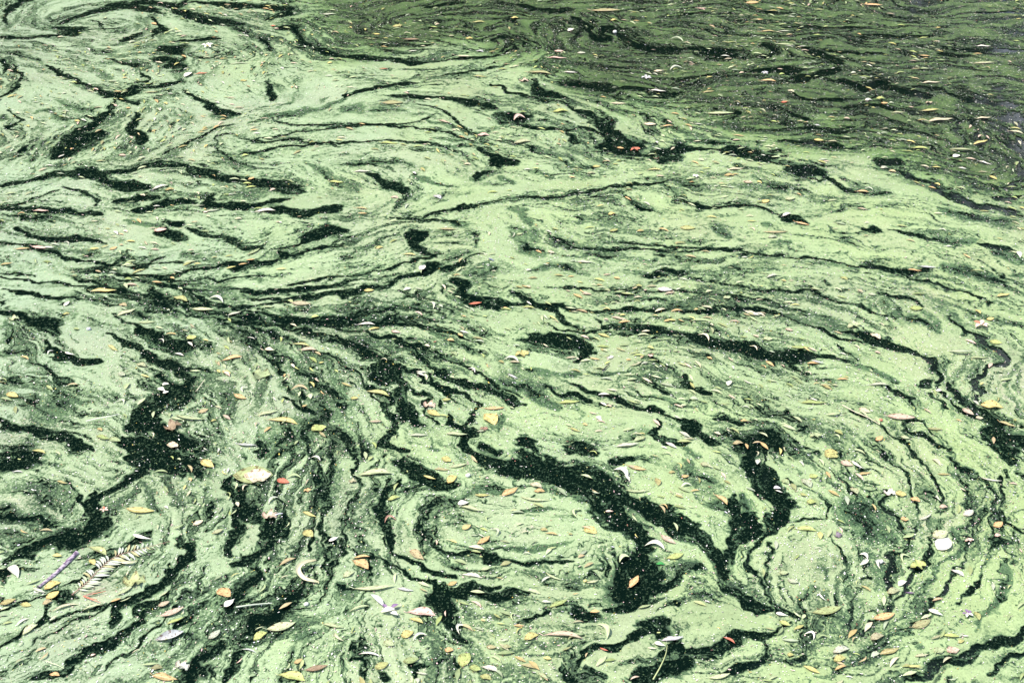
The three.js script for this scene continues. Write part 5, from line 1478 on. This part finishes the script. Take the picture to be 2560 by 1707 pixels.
{
  const SHAPES = {
    narrow: { name: 'narrow_leaf', cat: 'leaf', word: 'narrow leaf', many: 'narrow leaves', W: 0.12, tex: narrowTex, vein: true, variants: [{ bend: 0.08, cup: 0.25, arch: 0.03, tipPow: 0.9 }, { bend: -0.10, cup: 0.3, arch: 0.02, tipPow: 1.1, wave: 0.1 }, { bend: 0.03, cup: 0.15, arch: 0.05, tipPow: 0.8, wave: 0.15 }] },
    oval: { name: 'oval_leaf', cat: 'leaf', word: 'oval leaf', many: 'oval leaves', W: 0.27, tex: broadTex, vein: true, variants: [{ bend: 0.06, cup: 0.16, arch: 0.03, tipPow: 0.8, round: 0.85 }, { bend: -0.07, cup: 0.25, arch: 0.05, tipPow: 0.95, round: 0.9, wave: 0.12 }] },
    round: { name: 'round_leaf', cat: 'leaf', word: 'rounded leaf', many: 'rounded leaves', W: 0.38, tex: broadTex, vein: true, variants: [{ bend: 0.03, cup: 0.12, arch: 0.04, tipPow: 0.78, round: 0.7, wave: 0.08 }, { bend: -0.05, cup: 0.2, arch: 0.02, tipPow: 0.85, round: 0.75, wave: 0.12 }] },
    ragged: { name: 'ragged_leaf', cat: 'leaf', word: 'ragged leaf', many: 'ragged leaves', W: 0.34, tex: broadTex, vein: false, variants: [{ bend: 0.05, cup: 0.3, arch: 0.08, round: 0.6, ragged: 1.3, wave: 0.35, nu: 20, nv: 6 }, { bend: -0.06, cup: 0.4, arch: 0.06, round: 0.6, ragged: 1.5, wave: 0.3, nu: 20, nv: 6 }] },
    curl: { name: 'curled_leaf', cat: 'leaf', word: 'curled leaf', many: 'curled leaves', W: 0.10, tex: null, variants: [{ bend: 0.24, cup: 0.9, arch: 0.10, tipPow: 0.8 }, { bend: -0.22, cup: 0.8, arch: 0.12, tipPow: 1.1 }] },
    crescent: { name: 'curled_leaf', cat: 'leaf', word: 'crescent shaped leaf', many: 'crescent shaped leaves', W: 0.12, tex: null, variants: [{ bend: -0.55, cup: 0.8, arch: 0.14 }] },
    sliver: { name: 'leaf_sliver', cat: 'leaf', word: 'thin leaf sliver', many: 'thin leaf slivers', W: 0.06, tex: narrowTex, variants: [{ bend: 0.14, cup: 0.5, arch: 0.04, tipPow: 0.9 }, { bend: -0.10, cup: 0.5, arch: 0.06 }] },
    boat: { name: 'hollow_leaf', cat: 'leaf', word: 'hollow leaf', many: 'hollow leaves', W: 0.20, tex: broadTex, variants: [{ bend: 0.05, cup: 0.75, arch: -0.04 }] },
    raft: { name: 'decaying_leaf', cat: 'leaf', word: 'decaying leaf', many: 'decaying leaves', W: 0.33, tex: broadTex, variants: [{ bend: 0, cup: 0.02, arch: 0.02, round: 0.8, nu: 24, nv: 10 }] },
    petal: { name: 'petal', cat: 'petal', word: 'petal', many: 'petals', W: 0.30, tex: null, variants: [{ bend: 0.1, cup: 0.35, arch: 0.08, tipPow: 0.62 }, { bend: -0.08, cup: 0.45, arch: 0.10, tipPow: 0.7, wave: 0.1 }] },
  };
  const plain = new Map();
  const plainMat = (hue, rough = 0.55) => { if (!plain.has(hue)) plain.set(hue, new THREE.MeshStandardMaterial({ name: hue + '_stalk', color: new THREE.Color().setRGB(...HUE[hue].map((v) => v * 0.85)), roughness: rough, side: THREE.DoubleSide })); return plain.get(hue); };
  const tube = (pts, r0, r1, rad = 5, seg = 10) => { const c = new THREE.CatmullRomCurve3(pts.map((p) => new THREE.Vector3(...p))), g = new THREE.TubeGeometry(c, seg, 1, rad), p = g.attributes.position, n = g.attributes.normal; for (let k = 0; k < p.count; k++) { const f = Math.floor(k / (rad + 1)) / seg, q = c.getPointAt(f), r = lerp(r0, r1, f); p.setXYZ(k, q.x + n.getX(k) * r, q.y + n.getY(k) * r, q.z + n.getZ(k) * r); } return g; };
  const geos = new Map(), protos = new Map();
  function leaf(kind, W, hue, variant, big, coat) {
    const key = [kind, W, hue, variant, big, coat].join(); if (protos.has(key)) return protos.get(key).clone();
    const S = SHAPES[kind], spec = { W, s: variant + kind.length, ...S.variants[variant] }; if (kind !== 'curl' && kind !== 'crescent' && kind !== 'boat') spec.cup *= 0.5; const gk = [kind, W, variant, big].join();
    if (!geos.has(gk)) geos.set(gk, bladeGeo(big ? { nu: 22, nv: 8, ...spec } : spec));
    let o;
    if (S.vein && big) {
      o = new THREE.Group(); mesh('blade', geos.get(gk), leafMat(hue, S.tex, coat), o);
      const mid = [], b = spec.bend, ar = spec.arch; for (let k = 0; k <= 8; k++) { const u = 0.02 + k / 8 * 0.94; mid.push([u - 0.5, ar * 4 * u * (1 - u) - ar * 0.4 - 0.010, b * 4 * u * (1 - u) - b * 0.5]); }
      mesh('midrib', tube(mid, 0.010, 0.003, 5, 12), plainMat(hue === 'yellow' || hue === 'orange' ? 'cream' : hue), o);
      mesh('stalk', tube([[-0.5, -ar * 0.4 - 0.008, -b * 0.5], [-0.56, 0.01, -b * 0.5 - 0.02], [-0.62, 0.0, -b * 0.5 - 0.06]], 0.010, 0.008), plainMat(hue === 'yellow' ? 'olive' : hue), o);
    } else o = new THREE.Mesh(geos.get(gk), leafMat(hue, S.tex, coat));
    protos.set(key, o); return o.clone();
  }
  const colourWord = { pale: 'pale green', yellowgreen: 'yellow green', greygreen: 'grey green', red: 'reddish', black: 'black' };
  const zone = (x, y) => { const px = x / 2560, py = y / 1707, h = px < 0.25 ? 'far left' : px < 0.5 ? 'left of centre' : px < 0.75 ? 'right of centre' : 'far right', v = py < 0.2 ? 'top' : py < 0.4 ? 'upper part' : py < 0.6 ? 'middle' : py < 0.8 ? 'lower part' : 'bottom'; return `${h} in the ${v}`; };
  const unlabelled = new Map();
  for (const line of LEAVES.trim().split('\n')) {
    const [head, label] = line.split('|').map((t) => t.trim()), [c, ax, ay, bx, by, kw, hue] = head.split(/\s+/), [kind, wid] = kw.split(':');
    if (kind === 'none') continue;
    const a = crop(c, +ax, +ay), b = crop(c, +bx, +by), L = Math.hypot(b[0] - a[0], b[1] - a[1]), mx = (a[0] + b[0]) / 2, mz = (a[1] + b[1]) / 2, [sx, sy] = src(c, (+ax + +bx) / 2, (+ay + +by) / 2);
    const yaw = Math.atan2(-(b[1] - a[1]), b[0] - a[0]); let o, name, cat, word, many;
    if (SHAPES[kind]) {
      const S = SHAPES[kind]; ({ name, cat, word, many } = S);
      o = leaf(kind, wid ? +wid : S.W, hue, Math.floor(rnd() * S.variants.length), L > 0.045, amountAt(mx, mz) < 0.3 || hue === 'red' || /bright|vivid|pure/.test(label) ? 0 : label ? 0.24 : [0.25, 0.42, 0.6][Math.floor(rnd() * 3)]);
      if (kind === 'raft') { const p = o; o = new THREE.Group(); p.name = 'blade'; o.add(p); const m = mesh('withered_middle', bladeGeo({ W: 0.26, cup: 0.03, arch: 0.02, round: 0.75, ragged: 0.5, nu: 20, nv: 8, s: 9 }), leafMat('cream', broadTex), o); m.scale.set(0.68, 1, 0.92); m.position.set(0.12, 0.016, 0.02); m.userData.label = 'withered yellow brown middle of the leaf'; }
      if (label.includes('lifted lilac stalk')) { const p = o; o = new THREE.Group(); p.name = 'blade'; p.traverse((q) => { if (q.isMesh && !q.name) q.name = 'blade'; }); o.add(p); mesh('stalk', tube([[0.4, 0.05, 0], [0.6, 0.12, -0.05], [0.85, 0.10, -0.12]], 0.05, 0.03), plainMat('lilac'), o); }
      o.scale.setScalar(L);
    } else if (kind === 'hook') {
      name = 'curled_leaf'; cat = 'leaf'; word = 'curled leaf'; many = 'curled leaves';
      const P = [[2165, 758], [2080, 780], [2042, 820], [2075, 868], [2180, 892]].map((q) => crop(c, ...q)); P.forEach((q) => { q[0] -= mx; q[1] -= mz; });
      const cv = new THREE.CatmullRomCurve3(P.map((q, k) => new THREE.Vector3(q[0], 0.004 * Math.sin(k), q[1]))), pos = [], idx = [], col = [];
      for (let k = 0; k <= 24; k++) { const t = k / 24, q = cv.getPointAt(t), d = cv.getTangentAt(t), w = 0.0062 * Math.pow(Math.sin(Math.PI * clamp(0.06 + 0.9 * t)), 0.6); for (let j = 0; j <= 4; j++) { const v = j / 2 - 1; pos.push(q.x - d.z * w * v, q.y + 0.006 * v * v + 0.002, q.z + d.x * w * v); const m = 1 - 0.12 * Math.abs(v) - 0.1 * vnoise(k * 0.7, j); col.push(m, m, m * 0.95); } }
      for (let k = 0; k < 24; k++) for (let j = 0; j < 4; j++) { const q = k * 5 + j; idx.push(q, q + 1, q + 5, q + 1, q + 6, q + 5); }
      const g = new THREE.BufferGeometry(); g.setAttribute('position', new THREE.Float32BufferAttribute(pos, 3)); g.setAttribute('color', new THREE.Float32BufferAttribute(col, 3)); g.setIndex(idx); g.computeVertexNormals(); o = new THREE.Mesh(g, leafMat('cream', null, 0.2));
    } else if (kind === 'twig' || kind === 'stem') {
      name = kind === 'twig' ? 'twig' : 'straw'; cat = name; word = kind === 'twig' ? 'twig' : 'thin straw'; many = word + 's';
      const r = kind === 'twig' ? 0.0022 : 0.0013, q = rr(-0.02, 0.02); o = new THREE.Mesh(tube([[-L / 2, 0, 0], [-L / 6, r, q * L], [L / 6, r, -q * L], [L / 2, 0.002, q * L]], r, r * 0.6, 6, 14), plainMat(hue));
    } else if (kind === 'pebble') {
      name = hue === 'red' ? 'berry' : 'seed'; cat = name; word = 'seed'; many = 'seeds';
      const g = new THREE.SphereGeometry(0.5, 14, 10), p = g.attributes.position; for (let k = 0; k < p.count; k++) { const n = 1 + 0.12 * (vnoise(p.getX(k) * 4 + 9, p.getY(k) * 4 + p.getZ(k) * 3 + 9) - 0.5); p.setXYZ(k, p.getX(k) * n, p.getY(k) * n * 0.7, p.getZ(k) * n * 0.78); } g.computeVertexNormals();
      o = new THREE.Mesh(g, plainMat(hue, 0.35)); o.scale.setScalar(Math.max(L, 0.008));
    } else if (kind === 'flower') {
      name = 'blossom'; cat = 'flower'; word = 'blossom'; many = 'blossoms'; o = new THREE.Group();
      const pg = bladeGeo({ W: 0.26, bend: 0.06, cup: 0.4, arch: 0.12, tipPow: 1.3, nu: 8, nv: 4, s: 6 });
      for (let k = 0; k < 5; k++) { const p = mesh('petal', pg, leafMat(k === 2 && hue === 'pink' ? 'red' : hue === 'purple' && k > 2 ? 'white' : hue, null), o); const an = k * 1.2566 + rr(-0.2, 0.2), d = 0.27; p.scale.setScalar(0.55 * rr(0.8, 1.1)); p.position.set(Math.cos(an) * d, 0.04 + 0.01 * k, -Math.sin(an) * d); p.rotation.set(0, an, rr(0, 0.35)); }
      mesh('flower_heart', new THREE.IcosahedronGeometry(0.08, 1), plainMat(hue === 'white' ? 'yellow' : 'cream'), o).position.y = 0.07;
      o.scale.setScalar(Math.max(L, 0.022));
    }
    o.position.set(mx, kind === 'raft' ? 0.0065 : 0.0062 + rr(0, 0.003), mz);
    o.rotation.set(0, kind === 'hook' ? 0 : yaw, 0); o.rotateX(rr(-0.09, 0.09)); o.rotateZ(rr(-0.03, 0.03));
    put(o, name);
    if (label) tag(o, label, cat);
    else { const tone = `${colourWord[hue] || hue}`, key = `${tone} ${word}|${zone(sx, sy)}`; if (!unlabelled.has(key)) unlabelled.set(key, []); unlabelled.get(key).push([o, tone, word, many, zone(sx, sy), cat, L, sx]); }
  }
  // those with no words of their own: told apart by hue, shape and place, and by length where two are left
  const TWO = [['longer', 'shorter']];
  for (const list of unlabelled.values()) {
    const [, tone, word, many, where, cat] = list[0];
    if (list.length === 1) tag(list[0][0], `only ${tone} ${word} ${where}`, cat);
    else if (list.length === 2) { list.sort((p, q) => q[6] - p[6]); list.forEach((e, k) => tag(e[0], `${TWO[0][k]} of two like ${tone} ${many} ${where}`, cat, `${tone} ${many} ${where}`)); }
    else { list.sort((p, q) => p[7] - q[7]); list.forEach((e, k) => tag(e[0], `${k ? k === list.length - 1 ? 'rightmost' : ['', 'second', 'third', 'fourth', 'fifth', 'sixth', 'seventh', 'eighth'][k] + ' from left' : 'leftmost'} of the ${tone} ${many} ${where}`, cat, `${tone} ${many} ${where}`)); }
  }
  // the purple brown stick, its bark split, one end broken
  {
    const [a, b] = [crop('G', 258, 925), crop('G', 533, 685)], L = Math.hypot(b[0] - a[0], b[1] - a[1]), n = 26, rad = 9, pos = [], col = [], idx = [];
    for (let k = 0; k <= n; k++) for (let j = 0; j <= rad; j++) { const t = k / n, an = j / rad * 6.2832, knot = 1 + 0.35 * Math.exp(-(((t - 0.78) / 0.03) ** 2)) + 0.22 * Math.exp(-(((t - 0.35) / 0.03) ** 2)), r = (0.0034 + 0.0024 * t) * knot * (1 + 0.35 * (vnoise(t * 22, (j % rad) * 1.3) - 0.5)); pos.push((t - 0.5) * L, Math.sin(an) * r * 0.9, Math.cos(an) * r + 0.003 * Math.sin(t * 4)); const v = fbm(t * 30, (j % rad) * 0.9 + 3, 3), f = sstep(0.42, 0.62, v); col.push(lerp(0.10, 0.46, f), lerp(0.06, 0.40, f), lerp(0.12, 0.46, f)); }
    for (let k = 0; k < n; k++) for (let j = 0; j < rad; j++) { const q = k * (rad + 1) + j; idx.push(q, q + rad + 1, q + 1, q + 1, q + rad + 1, q + rad + 2); }
    const g = new THREE.BufferGeometry(); g.setAttribute('position', new THREE.Float32BufferAttribute(pos, 3)); g.setAttribute('color', new THREE.Float32BufferAttribute(col, 3)); g.setIndex(idx); g.computeVertexNormals();
    const stick = new THREE.Group(); mesh('bark', g, new THREE.MeshStandardMaterial({ name: 'purple_bark', vertexColors: true, roughness: 0.8, side: THREE.DoubleSide }), stick);
    const end = mesh('broken_end', new THREE.ConeGeometry(0.0055, 0.008, 7), plainMat('black'), stick); end.position.x = -L / 2 - 0.001; end.rotation.z = Math.PI / 2;
    stick.position.set((a[0] + b[0]) / 2, 0.0072, (a[1] + b[1]) / 2); stick.rotation.y = Math.atan2(-(b[1] - a[1]), b[0] - a[0]);
    tag(put(stick, 'stick'), 'purple brown stick lying slantwise at the bottom left', 'stick');
  }
  // the fern frond beside it
  {
    const z3 = (x, y) => at(80 + 0.17857 * x, 1350 + 0.17857 * y);
    const spine = new THREE.CatmullRomCurve3([[560, 800], [780, 620], [960, 430], [1180, 260], [1480, 170], [1940, 50]].map(([x, y]) => { const q = z3(x, y); return new THREE.Vector3(q[0], 0.0066, q[1]); }));
    const base = spine.getPoint(0), frond = new THREE.Group(); frond.position.copy(base);
    const pts = []; for (let k = 0; k <= 14; k++) { const q = spine.getPoint(k / 14).sub(base); pts.push([q.x, 0.001, q.z]); }
    mesh('stalk', tube(pts, 0.0016, 0.0005, 5, 40), plainMat('brown'), frond);
    const lg = [1, 2, 3].map((s) => bladeGeo({ W: 0.11, bend: 0.06, cup: 0.35, arch: 0.05, nu: 7, nv: 3, s })), N = 30;
    for (let k = 0; k < N; k++) for (const side of [-1, 1]) {
      const t = 0.08 + 0.86 * k / N, q = spine.getPoint(t).sub(base), d = spine.getTangent(t); if (rnd() < 0.12) continue;
      const l = 0.042 * Math.pow(Math.sin(Math.PI * clamp(0.16 + 0.8 * t)), 0.8) * rr(0.75, 1.1) * (side < 0 ? 1 : 0.8), p = mesh('leaflet', lg[k % 3], leafMat(rnd() < 0.2 ? 'tan' : rnd() < 0.5 ? 'lilac' : rnd() < 0.5 ? 'greygreen' : 'white', null, 0.45), frond);
      const yaw = Math.atan2(-d.z, d.x) + side * 1.15 + rr(-0.12, 0.12); p.scale.setScalar(l); p.rotation.y = yaw; p.position.set(q.x + Math.cos(yaw) * l * 0.5, 0.001 + rr(0, 0.0015), q.z - Math.sin(yaw) * l * 0.5);
    }
    tag(put(frond, 'fern_frond'), 'pale feathery fern frond lying right of the purple brown stick', 'fern frond');
  }
  // small sprig of red brown stalks at the hole below the frond
  {
    const o = new THREE.Group(), [cx, cz] = crop('G', 570, 985);
    for (let k = 0; k < 5; k++) { const a = rr(-0.5, 0.7), l = rr(0.03, 0.055); mesh('sprig', tube([[0, 0, 0], [Math.cos(a) * l * 0.5, 0.003, -Math.sin(a) * l * 0.5 + 0.003], [Math.cos(a) * l, 0.001, -Math.sin(a) * l]], 0.0014, 0.0006), plainMat(k % 2 ? 'brown' : 'red'), o); }
    o.position.set(cx, 0.009, cz); tag(put(o, 'dead_sprig'), 'red brown dead sprig at the lower edge of the fern frond', 'sprig');
  }
  // the bent grass stem at the bottom and the torn dark and white flower left of the lower channel
  {
    const P = [[2140, 1556], [2185, 1500], [2222, 1420], [2236, 1332]].map((q) => crop('H', ...q)), o = new THREE.Mesh(tube(P.map((q, k) => [q[0] - P[0][0], [0, 0.012, 0.014, 0.004][k], q[1] - P[0][1]]), 0.0016, 0.0009, 6, 24), plainMat('olive'));
    o.position.set(P[0][0], 0.009, P[0][1]); tag(put(o, 'grass_stem'), 'thin bent green stem rising from the bottom edge', 'stem');
    const f = new THREE.Group(), [fx, fz] = crop('H', 330, 1075), pg = bladeGeo({ W: 0.24, bend: 0.05, cup: 0.4, arch: 0.1, nu: 10, nv: 4, s: 8 }), ng = bladeGeo({ W: 0.12, bend: 0.05, cup: 0.3, arch: 0.05, nu: 8, nv: 3, s: 5 });
    for (const [an, l, h, x, z] of [[0.15, 0.034, 'white', 0, 0.008], [-0.6, 0.026, 'white', 0.014, 0.018], [0.5, 0.022, 'purple', 0.014, -0.006], [2.2, 0.020, 'purple', -0.008, -0.004]]) { const p = mesh('petal', pg, leafMat(h, null), f); p.scale.setScalar(l); p.rotation.set(0, an, 0.15); p.position.set(x, 0.003, z); }
    const s = mesh('stalk', ng, leafMat('lilac', null), f); s.scale.setScalar(0.055); s.rotation.y = 2.25; s.position.set(-0.026, 0.003, -0.026);
    f.position.set(fx, 0.010, fz); tag(put(f, 'torn_flower'), 'torn white and purple flower with a broad stalk, bottom left of centre', 'flower');
  }
}
renderer.render(scene, camera);
